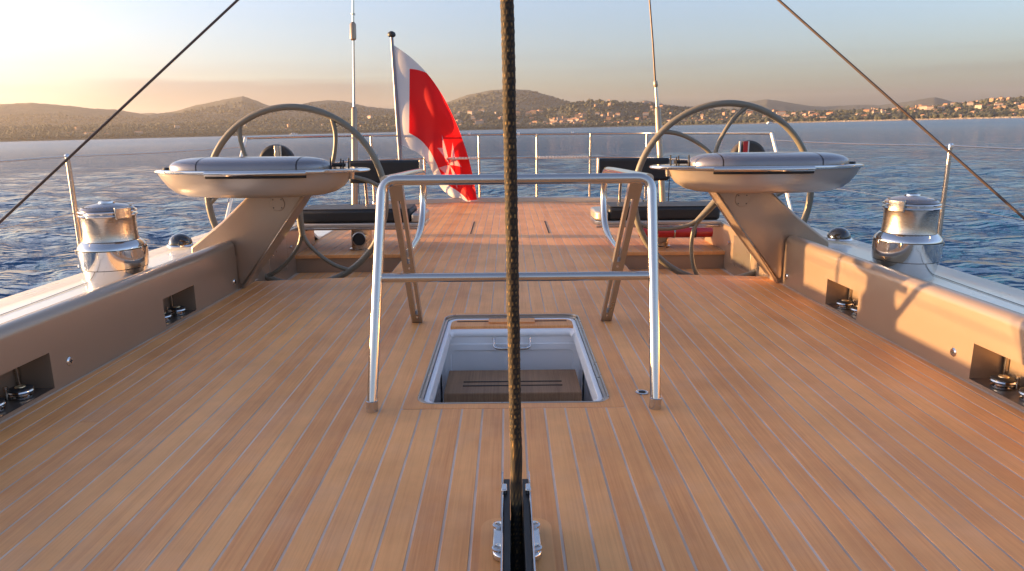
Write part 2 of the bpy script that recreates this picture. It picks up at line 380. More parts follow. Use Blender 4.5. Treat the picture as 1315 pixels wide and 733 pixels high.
def vnoise(x, y, seed=0):
    s = np.zeros_like(x); a_ = 1.
    g = np.random.default_rng(seed)
    for k in range(6):
        th = g.uniform(0, 6.28, 3); f_ = 2**k
        for t in th: s += a_*np.sin(f_*(x*math.cos(t)+y*math.sin(t))+g.uniform(0, 6.28))*.4
        a_ *= .55
    return s
def shore(az): return 1130 + 40*np.sin(az*5+1) + 22*np.sin(az*13) - 60*np.clip(np.abs(az)-.35, 0, 1)
def terrain(az, r):
    x, y = r*np.sin(az), r*np.cos(az)
    n = vnoise(x/150, y/150, 2)
    h = np.zeros_like(r)
    for D, wdt, A_, H_ in RT:
        Hk = np.interp(az, A_, H_)
        t = np.clip((r-D)/wdt, -1, 1.0); g_ = np.cos(t*PI/2)**1.25
        hk = Hk*g_*(1+.13*n*(1-g_)**.5)
        h = np.maximum(h, hk)
    s = shore(az)
    foot = np.clip((r-s)/230, 0, 1)
    skirt = 1.5+16*np.clip((r-s)/260, 0, 1)+2.5*n*np.clip((r-s)/120, 0, 1)
    h = np.maximum(h*foot**.8, skirt)
    return np.where(r < s, -4*np.clip((s-r)/20, 0, 1)-.3, h)
def hill_mat():
    m = mat('wooded_hill', (.06,.07,.035), .95)
    g = node(m, 'ShaderNodeNewGeometry')
    n1 = noise(m, g.outputs['Position'], .045, 6, .7); n2 = noise(m, g.outputs['Position'], .006, 4, .6); n3 = noise(m, g.outputs['Position'], .2, 3, .7)
    a = ramp(m, n1.outputs['Fac'], [(.33, (.028,.028,.018)), (.52, (.060,.055,.034)), (.68, (.11,.095,.058))])
    b = ramp(m, n2.outputs['Fac'], [(.38, (.035,.042,.022)), (.6, (.10,.10,.045)), (.75, (.19,.15,.08))])
    mx = node(m, 'ShaderNodeMixRGB'); mx.inputs[0].default_value = .42; link(m, a.outputs[0], mx.inputs[1]); link(m, b.outputs[0], mx.inputs[2])
    sx = node(m, 'ShaderNodeSeparateXYZ'); link(m, g.outputs['Position'], sx.inputs[0])
    # pale beach sand low down on the right-hand shore
    lo = node(m, 'ShaderNodeMapRange'); lo.inputs[1].default_value = 1.0; lo.inputs[2].default_value = 6.5; lo.inputs[3].default_value = 1; lo.inputs[4].default_value = 0; link(m, sx.outputs[2], lo.inputs[0])
    ri = node(m, 'ShaderNodeMapRange'); ri.inputs[1].default_value = 330; ri.inputs[2].default_value = 480; link(m, sx.outputs[0], ri.inputs[0])
    mm = node(m, 'ShaderNodeMath', operation='MULTIPLY'); link(m, lo.outputs[0], mm.inputs[0]); link(m, ri.outputs[0], mm.inputs[1])
    m2 = node(m, 'ShaderNodeMixRGB'); link(m, mm.outputs[0], m2.inputs[0]); link(m, mx.outputs[0], m2.inputs[1]); m2.inputs[2].default_value = (.50,.38,.25,1)
    link(m, m2.outputs[0], BS(m).inputs['Base Color']); bump(m, n3.outputs['Fac'], 1, 6); return m
M['hill'] = hill_mat()
def make_hills():
    az = np.radians(np.linspace(-60, 60, 760)); r = np.concatenate([np.linspace(1020, 1500, 74), np.linspace(1510, 3430, 110)])
    Rr, A = np.meshgrid(r, az, indexing='ij'); Z = terrain(A, Rr)
    g = np.random.default_rng(9); Z = Z + np.where(Z > 4, g.normal(0, .55, Z.shape), 0)
    X, Y = Rr*np.sin(A), Rr*np.cos(A); na = len(az)
    Z = Z + WZ
    co = np.stack([X, Y, Z], -1).reshape(-1, 3)
    i = np.arange(len(r)-1)[:, None]*na; j = np.arange(na-1)[None, :]
    q = np.stack([i+j, i+j+1, i+na+j+1, i+na+j], -1).reshape(-1, 4)
    me = bpy.data.meshes.new('hills'); me.from_pydata(co.tolist(), [], q.tolist()); me.polygons.foreach_set('use_smooth', [True]*len(q))
    if me.polygons[0].normal.z < 0: me.flip_normals()
    me.materials.append(M['hill']); o = bpy.data.objects.new('hills', me); COL.objects.link(o); tag(o, kind='structure')
make_hills()
def hz(az, r): return float(terrain(np.array([az]), np.array([float(r)]))[0]) + WZ
def tree_mat():
    m = mat('far_foliage', (.05,.07,.03), .95)
    g = node(m, 'ShaderNodeNewGeometry'); n = noise(m, g.outputs['Position'], .09, 3, .6)
    r = ramp(m, n.outputs['Fac'], [(.32, (.026,.030,.018)), (.5, (.050,.054,.030)), (.68, (.085,.078,.044))]); link(m, r.outputs[0], BS(m).inputs['Base Color']); return m
M['far_foliage'] = tree_mat()
def make_woods():
    g = np.random.default_rng(21); N = 26000
    az = np.radians(g.uniform(-47, 47, N)); s = shore(az); u = g.uniform(0, 1, N)
    r = s + 6 + np.where(g.uniform(0, 1, N) < .33, u*70, 40+u*800)
    h = terrain(az, r); ok = h > 1.2
    az, r, h = az[ok], r[ok], h[ok]; N = len(az)
    bm = bmesh.new(); bmesh.ops.create_icosphere(bm, subdivisions=1, radius=1)
    bv = np.array([v.co[:] for v in bm.verts]); bf = np.array([[v.index for v in f.verts] for f in bm.faces]); bm.free()
    ny = 1.0
    S = g.uniform(1.6, 3.6, N)*(1+.3*(r > 1400)); Hh = S*g.uniform(.6, 1.25, N)
    V = bv[None]*(1+g.uniform(-.28, .28, (N, len(bv), 1))); V = V*np.stack([S*g.uniform(.8, 1.5, N), S, Hh], -1)[:, None, :]
    V = V + np.stack([r*np.sin(az), r*np.cos(az), h+WZ+Hh*.55], -1)[:, None, :]
    Fc = bf[None] + (np.arange(N)*len(bv))[:, None, None]
    me = bpy.data.meshes.new('far_woodland'); me.from_pydata(V.reshape(-1, 3).tolist(), [], Fc.reshape(-1, 3).tolist())
    me.materials.append(M['far_foliage']); o = bpy.data.objects.new('far_woodland', me); COL.objects.link(o); tag(o, kind='stuff')
make_woods()

def make_houses():
    g = random.Random(5)
    walls = [mat('cream_wall', (.27,.21,.165), .9), mat('white_wall', (.34,.29,.25), .9), mat('ochre_wall', (.30,.19,.12), .9)]
    roofs = [mat('terracotta_roof', (.40,.16,.08), .9), mat('faded_terracotta_roof', (.50,.27,.17), .9)]
    win = mat('window_dark', (.04,.05,.06), .2)
    kinds = []
    for k in range(6):
        L_, W_, H_ = [(13,8,5.5), (10,8,5), (17,9,6.5), (9,7,3.6), (22,10,8), (12,9,6)][k]
        mb = MB(); mb.box(-L_/2, L_/2, -W_/2, W_/2, -4, H_)
        rb = MB(); o_ = .6; rh = H_+2.0
        rb.add([(-L_/2-o_,-W_/2-o_,H_),(L_/2+o_,-W_/2-o_,H_),(L_/2+o_,W_/2+o_,H_),(-L_/2-o_,W_/2+o_,H_),(-L_/2+2,0,rh),(L_/2-2,0,rh)],
               [(0,1,5,4),(1,2,5),(2,3,4,5),(3,0,4),(3,2,1,0)])
        wb = MB()
        for i in range(int(L_//3.2)):
            x = -L_/2+2+i*3.2; wb.box(x, x+1.3, -W_/2-.1, -W_/2+.1, H_-2.6, H_-1.1)
        a = mb.build('wall', walls[k % 3], None, False); b = rb.build('roof', roofs[k % 2], None, False); c = wb.build('window_row', win, None, False)
        kinds.append([(q.data, q.location.copy()) for q in (a, b, c)])
        for q in (a, b, c): bpy.data.objects.remove(q)
    # (azimuth px range, distance range beyond the shore, how many)
    zones = [(585,700,40,330,46), (700,845,20,330,80), (845,1000,20,300,42), (1000,1110,8,170,30), (1110,1330,8,330,78), (330,585,10,260,12), (60,330,10,200,8)]
    lab = {0: 'small pale house with a terracotta roof scattered on the wooded hillside across the bay'}
    n = 0
    for x0, x1, d0, d1, cnt in zones:
        for i in range(cnt):
            px = g.uniform(x0, x1)
            if x0 == 700 and i < 34: px = g.gauss(728, 14); 
            az = dirw(px, 160)[0]; dd = d0+(d1-d0)*g.random()**1.3
            if x0 == 700 and i < 34: dd = g.uniform(20, 130)
            r = float(shore(np.array([az]))[0])+dd
            z = hz(az, r)
            e_ = bpy.data.objects.new('far_house', None); COL.objects.link(e_); e_.location = (r*math.sin(az), r*math.cos(az), z+1.0+min(3, dd/80))
            e_.rotation_euler = (0, 0, -az + g.gauss(0, .5)); s_ = g.uniform(.38, .75)*(.7 if px < 585 or px > 1110 else .9); e_.scale = (s_, s_, s_)
            side = ('beyond the left helm wheel' if px < 330 else 'on the shore behind the left wheel and flag' if px < 585 else 'on the round hill behind the centre rope' if px < 700
                    else 'on the low hill right of the centre rope' if px < 845 else 'on the shore behind the right helm wheel' if px < 1000 else 'on the low shore right of the right wheel' if px < 1110 else 'above the beach at the far right')
            tag(e_, 'tiny pale house with a red roof ' + side, 'house', 'houses scattered on the far hillsides')
            for nm, (me, lc) in zip(('wall', 'roof'), g.choice(kinds)[:2]):
                o = bpy.data.objects.new(nm, me); COL.objects.link(o); o.location = lc; o.parent = e_
            n += 1
make_houses()
def far_boat(px, r, lb):
    az = dirw(px, 170)[0]; x, y = r*math.sin(az), r*math.cos(az)
    e_ = bpy.data.objects.new('motor_boat', None); COL.objects.link(e_); e_.location = (x, y, WZ); e_['o_'] = [0,0,0]; e_.rotation_euler = (0,0,.4)
    tag(e_, lb, 'boat')
    rings = []
    for t in np.linspace(0, 1, 9):
        w_ = 1.6*(1-t**3)+.02; X = -5+10*t; zt = 1.2+.5*t*t
        rings.append([(X, -w_, zt), (X, -w_*.8, .2), (X, 0, -.4), (X, w_*.8, .2), (X, w_, zt)])
    wm = bpy.data.materials.get('white_boat_paint') or mat('white_boat_paint', (.8,.78,.74), .4)
    MB().loft(rings).build('hull', wm, e_); MB().prism([(-3.5,1.1),(-3.2,2.6),(.8,2.6),(2,1.1)], 'y', -1.1, 1.1).build('cabin', wm, e_, False, .1)
    MB().prism([(-2.6,1.7),(-2.5,2.3),(.5,2.3),(.9,1.7)], 'y', -1.13, 1.13).build('window', M['dark'], e_, False)
far_boat(988, 1010, 'tiny white motor boat on the water beyond the right helm wheel')
far_boat(377, 1000, 'tiny white motor boat near the shore behind the left helm wheel')

# haze over the bay
hb = MB().box(-4600, 4600, -4600, 4600, WZ-5.5, 168).build('haze', mat('haze_volume'), None, False)
hm = hb.data.materials[0]; hn = hm.node_tree; hn.nodes.remove(hn.nodes['Principled BSDF'])
pv = hn.nodes.new('ShaderNodeVolumePrincipled'); pv.inputs['Color'].default_value = (.92,.90,.92,1); pv.inputs['Density'].default_value = .00012; pv.inputs['Anisotropy'].default_value = .45
hn.links.new(pv.outputs[0], hn.nodes['Material Output'].inputs['Volume']); tag(hb, kind='stuff')

# ------------------------------------------------------------------ deck
PW = .0835; GAP = .0082
def stern_y(x): return 11.12 - .085*x*x
def edge_y(x): return 5.30 - .047*x*x
def coam_x(y): return 1.972 + (4.9-y)*.020
deck = MB(); pieces = []
edges = [(-.5+k)*PW for k in range(-24, 26)]
AFT_Y = 6.26; WELL_Z = -.165
for k in range(-24, 25):
    xa, xb = (k-.5)*PW, (k+.5)*PW; xm = (xa+xb)/2
    ivs = []
    inner = abs(xm) < .96
    if inner: ivs.append([-1.6, (stern_y(xa)-.10, stern_y(xb)-.10)])
    else:
        ivs.append([-1.6, (edge_y(xa), edge_y(xb))])
        if abs(xm) < 2.02: ivs.append([AFT_Y, (stern_y(xa)-.10, stern_y(xb)-.10)])
    for a, b in ivs:
        segs = [(a, b)]
        if abs(xm) < .455 and a < 0: segs = [(a, (2.61, 2.61)), (4.125, b)]
        for s_, e_ in segs:
            lo = -1e9; xl, xr = xa, xb
            # side clip by the coaming
            if abs(k) == 24 and s_ < 5: pass
            deck.add([(xl, s_, -.0014), (xr, s_, -.0014), (xr, e_[1], -.0014), (xl, e_[0], -.0014)], [(0,1,2,3)])
            cuts = [s_]
            y = s_ + random.uniform(1.8, 5.5) + (99 if random.random() < .93 else 0)
            em = min(e_)
            while y < em-1.2: cuts.append(y); y += random.uniform(3.6, 5.5)
            if abs(xm) < .43 and em > 8.7:
                cuts = [c for c in cuts if c < 6.6 or c > 9.4]+[7.48, 8.63]; cuts.sort()
            for i, c in enumerate(cuts):
                e2 = (cuts[i+1]-.0025,)*2 if i+1 < len(cuts) else e_
                pieces.append((xl+GAP/2, xr-GAP/2, c, e2, 0))
# outermost partial planks beside the coaming are covered by the coaming itself
dk = deck.build('deck', M['caulk'], None, False); tag(dk, kind='structure'); top(dk)
off = Vector(dk['o_'])
def add_plank(parent, x0, x1, y0, ye, zt, m, th=.012):
    cx, cy = (x0+x1)/2, (y0+ye[0])/2; c = .0009
    v = [(x0,y0,zt-th),(x1,y0,zt-th),(x1,ye[1],zt-th),(x0,ye[0],zt-th),(x0,y0,zt-c),(x1,y0,zt-c),(x1,ye[1],zt-c),(x0,ye[0],zt-c),
         (x0+c,y0+c,zt),(x1-c,y0+c,zt),(x1-c,ye[1]-c,zt),(x0+c,ye[0]-c,zt)]
    f = [(0,1,5,4),(1,2,6,5),(2,3,7,6),(3,0,4,7),(4,5,9,8),(5,6,10,9),(6,7,11,10),(7,4,8,11),(8,9,10,11)]
    me = bpy.data.meshes.new('plank'); me.from_pydata([(a-cx, b-cy, z) for a, b, z in v], [], f); me.materials.append(m)
    o = bpy.data.objects.new('plank', me); COL.objects.link(o); po = Vector(parent['o_']); o.location = (cx-po.x, cy-po.y, -po.z); o.parent = parent; return o
for x0, x1, c, e2, _ in pieces: add_plank(dk, x0, x1, c, e2, 0, M['teak'])
# well soles, risers
for s in (-1, 1):
    b = MB(); x0, x1 = .955, 2.0
    b.add([(x0,5.0,WELL_Z-.0014),(x1,5.0,WELL_Z-.0014),(x1,AFT_Y,WELL_Z-.0014),(x0,AFT_Y,WELL_Z-.0014)], [(0,1,2,3)])
    wl = b.flip(s).build('well_floor', M['caulk'], dk, False)
    b = MB(); b.box(x0, x1, AFT_Y-.002, AFT_Y+.03, WELL_Z-.02, -.03); b.box(x0-.03, x0+.001, 5.2, AFT_Y, WELL_Z-.02, -.013)
    b.flip(s).build('riser', M['coaming'], dk, False)
    MB().box(x0, 2.0, AFT_Y-.022, AFT_Y+.0, -.03, .0015).flip(s).build('nosing', M['brass_wood'] if 'brass_wood' in M else M['teak'], dk, False, .003)
    pp = [(x0+.004+i*PW, x0+.004+(i+1)*PW-GAP) for i in range(12)]
    for a, c in pp:
        a_, c_ = (a, c) if s > 0 else (-c, -a)
        add_plank(dk, a_, c_, 5.02, (AFT_Y-.004,)*2, WELL_Z, M['teak'])
    b = MB(); n = 24
    for i in range(n):
        xa, xb = x0+(2.0-x0)*i/n, x0+(2.0-x0)*(i+1)/n
        b.add([(xa,edge_y(xa)+.001,-.001),(xb,edge_y(xb)+.001,-.001),(xb,edge_y(xb)+.001,WELL_Z),(xa,edge_y(xa)+.001,WELL_Z)], [(0,1,2,3)])
    b.flip(s).build('step_face', M['coaming'], dk, False)
# hatch margin boards
def ring(o_, i_, z0, z1, mb, ya0, ya1, yb0, yb1, ro, ri, n=6):
    def rr(hx, y0, y1, r):
        pts = []
        for cx, cy, a0 in ((hx-r, y0+r, -90), (hx-r, y1-r, 0), (-hx+r, y1-r, 90), (-hx+r, y0+r, 180)):
            for k in range(n+1):
                a = R(a0+90*k/n); pts.append((cx+r*math.cos(a), cy+r*math.sin(a)))
        return pts
    A_ = rr(o_, ya0, ya1, ro); B_ = rr(i_, yb0, yb1, ri); m_ = len(A_)
    vs = [(x, y, z0) for x, y in A_]+[(x, y, z1) for x, y in A_]+[(x, y, z1) for x, y in B_]+[(x, y, z0) for x, y in B_]
    fs = []
    for k in range(m_):
        q = (k+1) % m_
        for a in range(3): fs.append((a*m_+k, a*m_+q, (a+1)*m_+q, (a+1)*m_+k))
        fs.append((3*m_+k, 3*m_+q, q, k))
    return mb.add(vs, fs)
HX, HY0, HY1 = .395, 2.675, 4.06
ht = thing('companionway_hatch', (0, 3.35, -.9), 'open companionway hatch with steel rim and white liner sunk in the teak deck', 'hatch')
ring(.463, HX+.013, -.012, -.0012, MB(), 2.605, 4.131, HY0-.013, HY1+.013, .012, .07).build('margin_caulk', M['caulk'], ht, False)
ring(.4545, HX+.012, -.012, .0008, MB(), 2.614, 4.122, HY0-.012, HY1+.012, .012, .07).build('margin_board', M['teak'], ht, False)
ring(HX+.0115, HX+.004, -.03, .004, MB(), HY0-.0115, HY1+.0115, HY0-.004, HY1+.004, .069, .066).build('rim', M['plate'], ht, True, .002)
ring(HX+.003, HX-.010, -.035, -.008, MB(), HY0-.003, HY1+.003, HY0+.010, HY1-.010, .075, .07).build('gasket', M['plate'], ht)
ring(HX-.0105, HX-.034, -.10, -.016, MB(), HY0+.0105, HY1-.0105, HY0+.03, HY1-.03, .07, .065).build('inner_frame', M['liner'], ht, True, .004)
b = MB(); x1 = .43; b.box(-x1, x1, 2.55, 4.1, -1.25, -.101); b.f = [f for i, f in enumerate(b.f) if i != 1]
b.build('liner', M['liner'], ht, True, .0, recalc=False)
b = MB(); b.box(-.375, .375, 3.885, HY1-.03, -.040, -.018); b.build('slide_garage', M['teak'], ht, False, .006)
b = MB(); b.tube(fillet([(-.372, 3.80, -.06), (-.365, 3.885, -.06), (.365, 3.885, -.06), (.372, 3.80, -.06)], .06), .026, 14); b.build('slide_edge', M['liner'], ht)
b = MB(); b.box(-.33, -.14, 3.978, 3.992, -.0178, -.0160); b.box(.14, .33, 3.978, 3.992, -.0178, -.0160); b.build('slot', M['dark'], ht, False)
MB().box(-.139, .139, 3.94, 4.02, -.0178, -.008).build('latch_board', M['teak'], ht, False, .004)
b = MB(); ring(.40, .36, 0, .012, b, 0, .40, .04, .36, .05, .03); b.v = [(x, 3.86+z, -.12-y) for x, y, z in b.v]; b.build('panel_frame', M['liner'], ht, True, .003)
MB().tube(fillet([(-.105, 3.85, -.085), (-.105, 3.79, -.125), (.105, 3.79, -.125), (.105, 3.85, -.085)], .05), .009, 10).build('handle', M['chrome'], ht)
MB().box(-.42, .42, 3.87, 3.9, -1.2, -.07).build('end_panel', M['liner'], ht, False)
st = MB(); st.box(-.365, .365, 3.40, 3.76, -.30, -.245); stp = st.build('step', M['teak_dark'], ht, False, .006)
for yy in (3.50, 3.56): MB().box(-.27, .27, yy, yy+.012, -.2448, -.2430).build('slot', M['dark'], stp, False)
MB().box(-.36, .36, 3.72, 3.75, -1.2, -.31).build('riser', M['teak_dark'], ht, False)
# deck fittings
dr = thing('deck_drain', (.553, 2.768, 0), 'small round chrome deck fitting beside the right front foot of the grab rail', 'deck fitting')
MB().lathe([(.026,.0),(.028,.003),(.022,.005),(.016,.003)], (.553,2.768,.0), 32).build('ring', M['chrome'], dr)
MB().lathe([(.0158,.0045),(.0,.0048)], (.553,2.768,.0), 24).build('plug', M['dark'], dr)
ah = thing('deck_slots', (0, 8.05, 0), 'pair of short dark slots either side of the flush aft deck hatch', 'deck hatch')
for s in (-1, 1): MB().prism([(s*.425, 7.50), (s*.440, 7.50), (s*.448, 8.55), (s*.433, 8.55)], 'z', -.001, .0016).build('slot', M['dark'], ah, False)
for s in (-1, 1): MB().box(s*1.35-.35, s*1.35+.35, 10.42, 10.455, -.001, .0016).build('slot', M['rubber'], ah, False)

# ------------------------------------------------------------------ side decks, hull
OUT = [(-6,2.55),(-3,2.82),(0,2.93),(3,2.93),(5,2.90),(7,2.84),(8.5,2.70),(9.7,2.48),(10.5,2.18),(10.9,1.82),(11.12,1.0),(11.17,0)]
def out_x(y): return lerp_tab(OUT, y)
def sd_z(y): return .25 if y < 6.7 else (.25 + (.012-.25)*min(1, (y-6.7)/.55)**1.0)
sd = MB()
ys = [-6+.4*i for i in range(32)]+[6.7,6.8,6.9,7.0,7.1,7.2,7.25]+[7.4+.2*i for i in range(18)]
for s in (-1, 1):
    rings = []
    for y in ys:
        if y > 10.82: continue
        xi = (coam_x(y)+.06 if y < 4.9 else 2.03); xi = min(xi, out_x(y)-.1); z = sd_z(y); xo = out_x(y)
        rings.append([(s*xi, y, z-.03), (s*xi, y, z), (s*(xi+.12), y, z-.001), (s*(xi+(xo-xi)*.6), y, z-.018), (s*(xo-.03), y, z-.050), (s*xo, y, z-.065), (s*xo, y, z-.16)])
    sd.loft(rings, False)
sdo = sd.build('side_deck', M['gelcoat'], None, True); tag(sdo, kind='structure'); top(sdo)
# fine panel joints on the side decks
for s in (-1, 1):
    b = MB()
    for pts in ([(2.52,3.1),(2.53,3.6),(2.55,4.25)], [(2.30,2.9),(2.42,3.02),(2.52,3.1)], [(2.12,4.42),(2.40,4.44),(2.55,4.25)]):
        for p_, q_ in zip(pts[:-1], pts[1:]):
            p_, q_ = Vector((*p_, 0)), Vector((*q_, 0)); n_ = (q_-p_).cross(Vector((0,0,1))).normalized()*.006
            b.add([(*(p_-n_).xy, .2475), (*(p_+n_).xy, .2475), (*(q_+n_).xy, .2475), (*(q_-n_).xy, .2475)], [(0,1,2,3)])
    b.v = [(x, y, .2520-max(0, (x-2.15))/.45*.017) for x, y, z in b.v]
    b.flip(s).build('joint_line', M['rubber'], sdo, False)
hl = MB(); rings = []
for y in [-6,-3,0,3,5,7,8.5,9.7,10.5,10.9,11.12,11.17]:
    xo = out_x(y)+.002; rings.append([(-xo, y, min(sd_z(y), .25)-.1), (-xo*.97-.0, y-.03, -.9), (-xo*.75, y-.15, -2.0), (0, y-.3, -2.6), (xo*.75, y-.15, -2.0), (xo*.97, y-.03, -.9), (xo, y, min(sd_z(y), .25)-.1)])
hl.loft(rings, False); hlo = hl.build('hull', M['hull'], None, True, recalc=False); tag(hlo, kind='structure'); top(hlo)
# low white bulwark cap round the stern
cap = []
for x in np.linspace(-2.05, 2.05, 61):
    y = stern_y(x); cap.append((x, y))
b = MB(); rings = []
for x, y in cap: rings.append([(x, y-.12, -.005), (x, y-.115, .058), (x, y-.10, .068), (x, y+.01, .068), (x, y+.03, .03), (x, y+.03, -.12)])
b.loft(rings, True); sc_ = b.build('stern_cap', M['bowl'], sdo, True)

# ------------------------------------------------------------------ coamings
POCK = [(2.44, 2.85), (3.815, 4.195), (1.0, 1.4)]
def coaming(s):
    side = 'left' if s < 0 else 'right'
    t = thing('cockpit_coaming', (s*2.05, 2.0, 0), ('shaded' if s < 0 else 'sunlit golden')+' champagne painted coaming wall along the %s side of the teak deck' % side, 'coaming')
    prof = [(0,-.02),(0,.018),(0,.180),(0,.31),(.006,.334),(.022,.350),(.045,.355),(.072,.353),(.092,.340),(.10,.315),(.10,.20)]
    st_ = sorted({-6., -3., 0., *[a for p in POCK for a in p], 2., 3.3, 4.6, 4.84})
    rows = [(y, 0) for y in st_]+[(4.862, .006), (4.876, .020), (4.882, .045)]
    b = MB(); n = len(prof); R_ = []
    for y, ins in rows:
        R_.append([(coam_x(y)+o_+ins*(1 if o_ < .05 else .0), y, z - (ins*.3 if z > .3 else 0)) for o_, z in prof])
    base = len(b.v)
    vs = [p for r_ in R_ for p in r_]; fs = []
    for i in range(len(rows)-1):
        for k in range(n-1):
            if k == 1 and any(abs(rows[i][0]-a) < 1e-6 and abs(rows[i+1][0]-c) < 1e-6 for a, c in POCK): continue
            fs.append((i*n+k, i*n+k+1, (i+1)*n+k+1, (i+1)*n+k))
    fs.append(tuple((len(rows)-1)*n+k for k in range(n)))
    b.add(vs, fs); b.flip(s).build('wall', M['coaming'], t, True, recalc=True)
    for a, c in POCK:
        d = .155; x0, x1 = coam_x(a), coam_x(c); b = MB(); r_ = .018
        # pocket lining, open towards the deck
        b.add([(x0,a,.018),(x1,c,.018),(x1,c,.18),(x0,a,.18),(x0+d,a,.018),(x1+d,c,.018),(x1+d,c,.18),(x0+d,a,.18)],
              [(4,5,6,7),(0,4,7,3),(1,2,6,5),(3,7,6,2)])
        b.flip(s).build('pocket', M['coaming'], t, False, recalc=False)
        b = MB(); b.box(x0+.0, x0+d, a, c, .010, .0185); b.flip(s).build('pocket_floor', M['floor'], t, False)
        MB().box(x1+d-.018, x1+d-.002, c-.020, c-.004, .0186, .1795).flip(s).build('pocket_post', M['satin'], t, False, .003)
    for yy in (2.97, 4.79):
        x = coam_x(yy); zz = .1 if yy < 4 else .07
        bt = MB().lathe([(.0,-.007),(.015,-.007),(.021,-.002),(.021,.004)], (x, yy, zz), 24, 'x').flip(s).build('button', M['chrome'], t)
        b = MB(); b.box(x-.0085, x-.0062, yy-.009, yy+.009, zz-.002, zz+.002); b.box(x-.0078, x-.0055, yy-.002, yy+.002, zz-.009, zz+.009); b.flip(s).build('slot', M['dark'], bt, False)
    b = MB(); b.add([(coam_x(-6)-.014,-6,.0012),(coam_x(-6)+.002,-6,.0012),(coam_x(5.2)+.002,5.2,.0012),(coam_x(5.2)-.014,5.2,.0012)], [(0,1,2,3)])
    b.flip(s).build('base_seam', M['caulk'], t, False)
    # inner cockpit side beyond the coaming's end
    b = MB(); b.box(1.985, 2.06, 4.87, 6.92, WELL_Z-.02, .246); b.flip(s).build('cockpit_side', M['coaming'], t, True, .012)
    b = MB(); b.box(1.979, 1.987, 5.55, 6.0, -.08, .19); pn = b.flip(s).build('locker_door', M['plate'], t, True, .004)
    MB().lathe([(.0,-.012),(.012,-.012),(.014,.0)], (1.979, 6.12, .10), 20, 'x').flip(s).build('button', M['chrome'], t)
    return t
for s in (-1, 1): coaming(s)
# turning blocks in the pockets
desc = {(-1,0,0):'rearmost roller in the nearest pocket of the left coaming', (-1,0,1):'front roller at the left edge in the nearest left coaming pocket',
        (-1,1,0):'larger rear roller in the far pocket of the left coaming below the winch', (-1,1,1):'front roller half hidden in the far pocket of the left coaming',
        (1,0,0):'rearmost roller in the nearest pocket of the sunlit right coaming', (1,0,1):'front roller at the right edge in the nearest right coaming pocket',
        (1,1,0):'rear roller in the far pocket of the sunlit right coaming', (1,1,1):'front roller half hidden in the far pocket of the right coaming'}
for s in (-1, 1):
    for pi_, (a, c) in enumerate(POCK[:2]):
        for j in (0, 1):
            yy = c-.115-(.150 if j else 0); x = coam_x(yy)+.062+(.0 if j == 0 else .012)
            t = thing('turning_block', (s*x, yy, .0185), 'black capped '+desc[(s, pi_, j)], 'turning block', 'turning blocks in the coaming pockets')
            MB().lathe([(.036,.0185),(.042,.022),(.043,.030),(.030,.034),(.030,.040),(.045,.044),(.048,.050),(.045,.056)], (x,yy,0), 36).flip(s).build('sheave', M['chrome'], t)
            MB().lathe([(.046,.0563),(.045,.062),(.034,.067),(.020,.068)], (x,yy,0), 36).flip(s).build('cap', M['rubber'], t)
            MB().lathe([(.020,.0682),(.019,.0705),(0,.071)], (x,yy,0), 24).flip(s).build('cap_disc', M['brass'], t)
            MB().tube([(x+.048,yy-.02,.02),(x+.048,yy-.02,.075)], .009, 10).flip(s).build('pin', M['satin'], t)

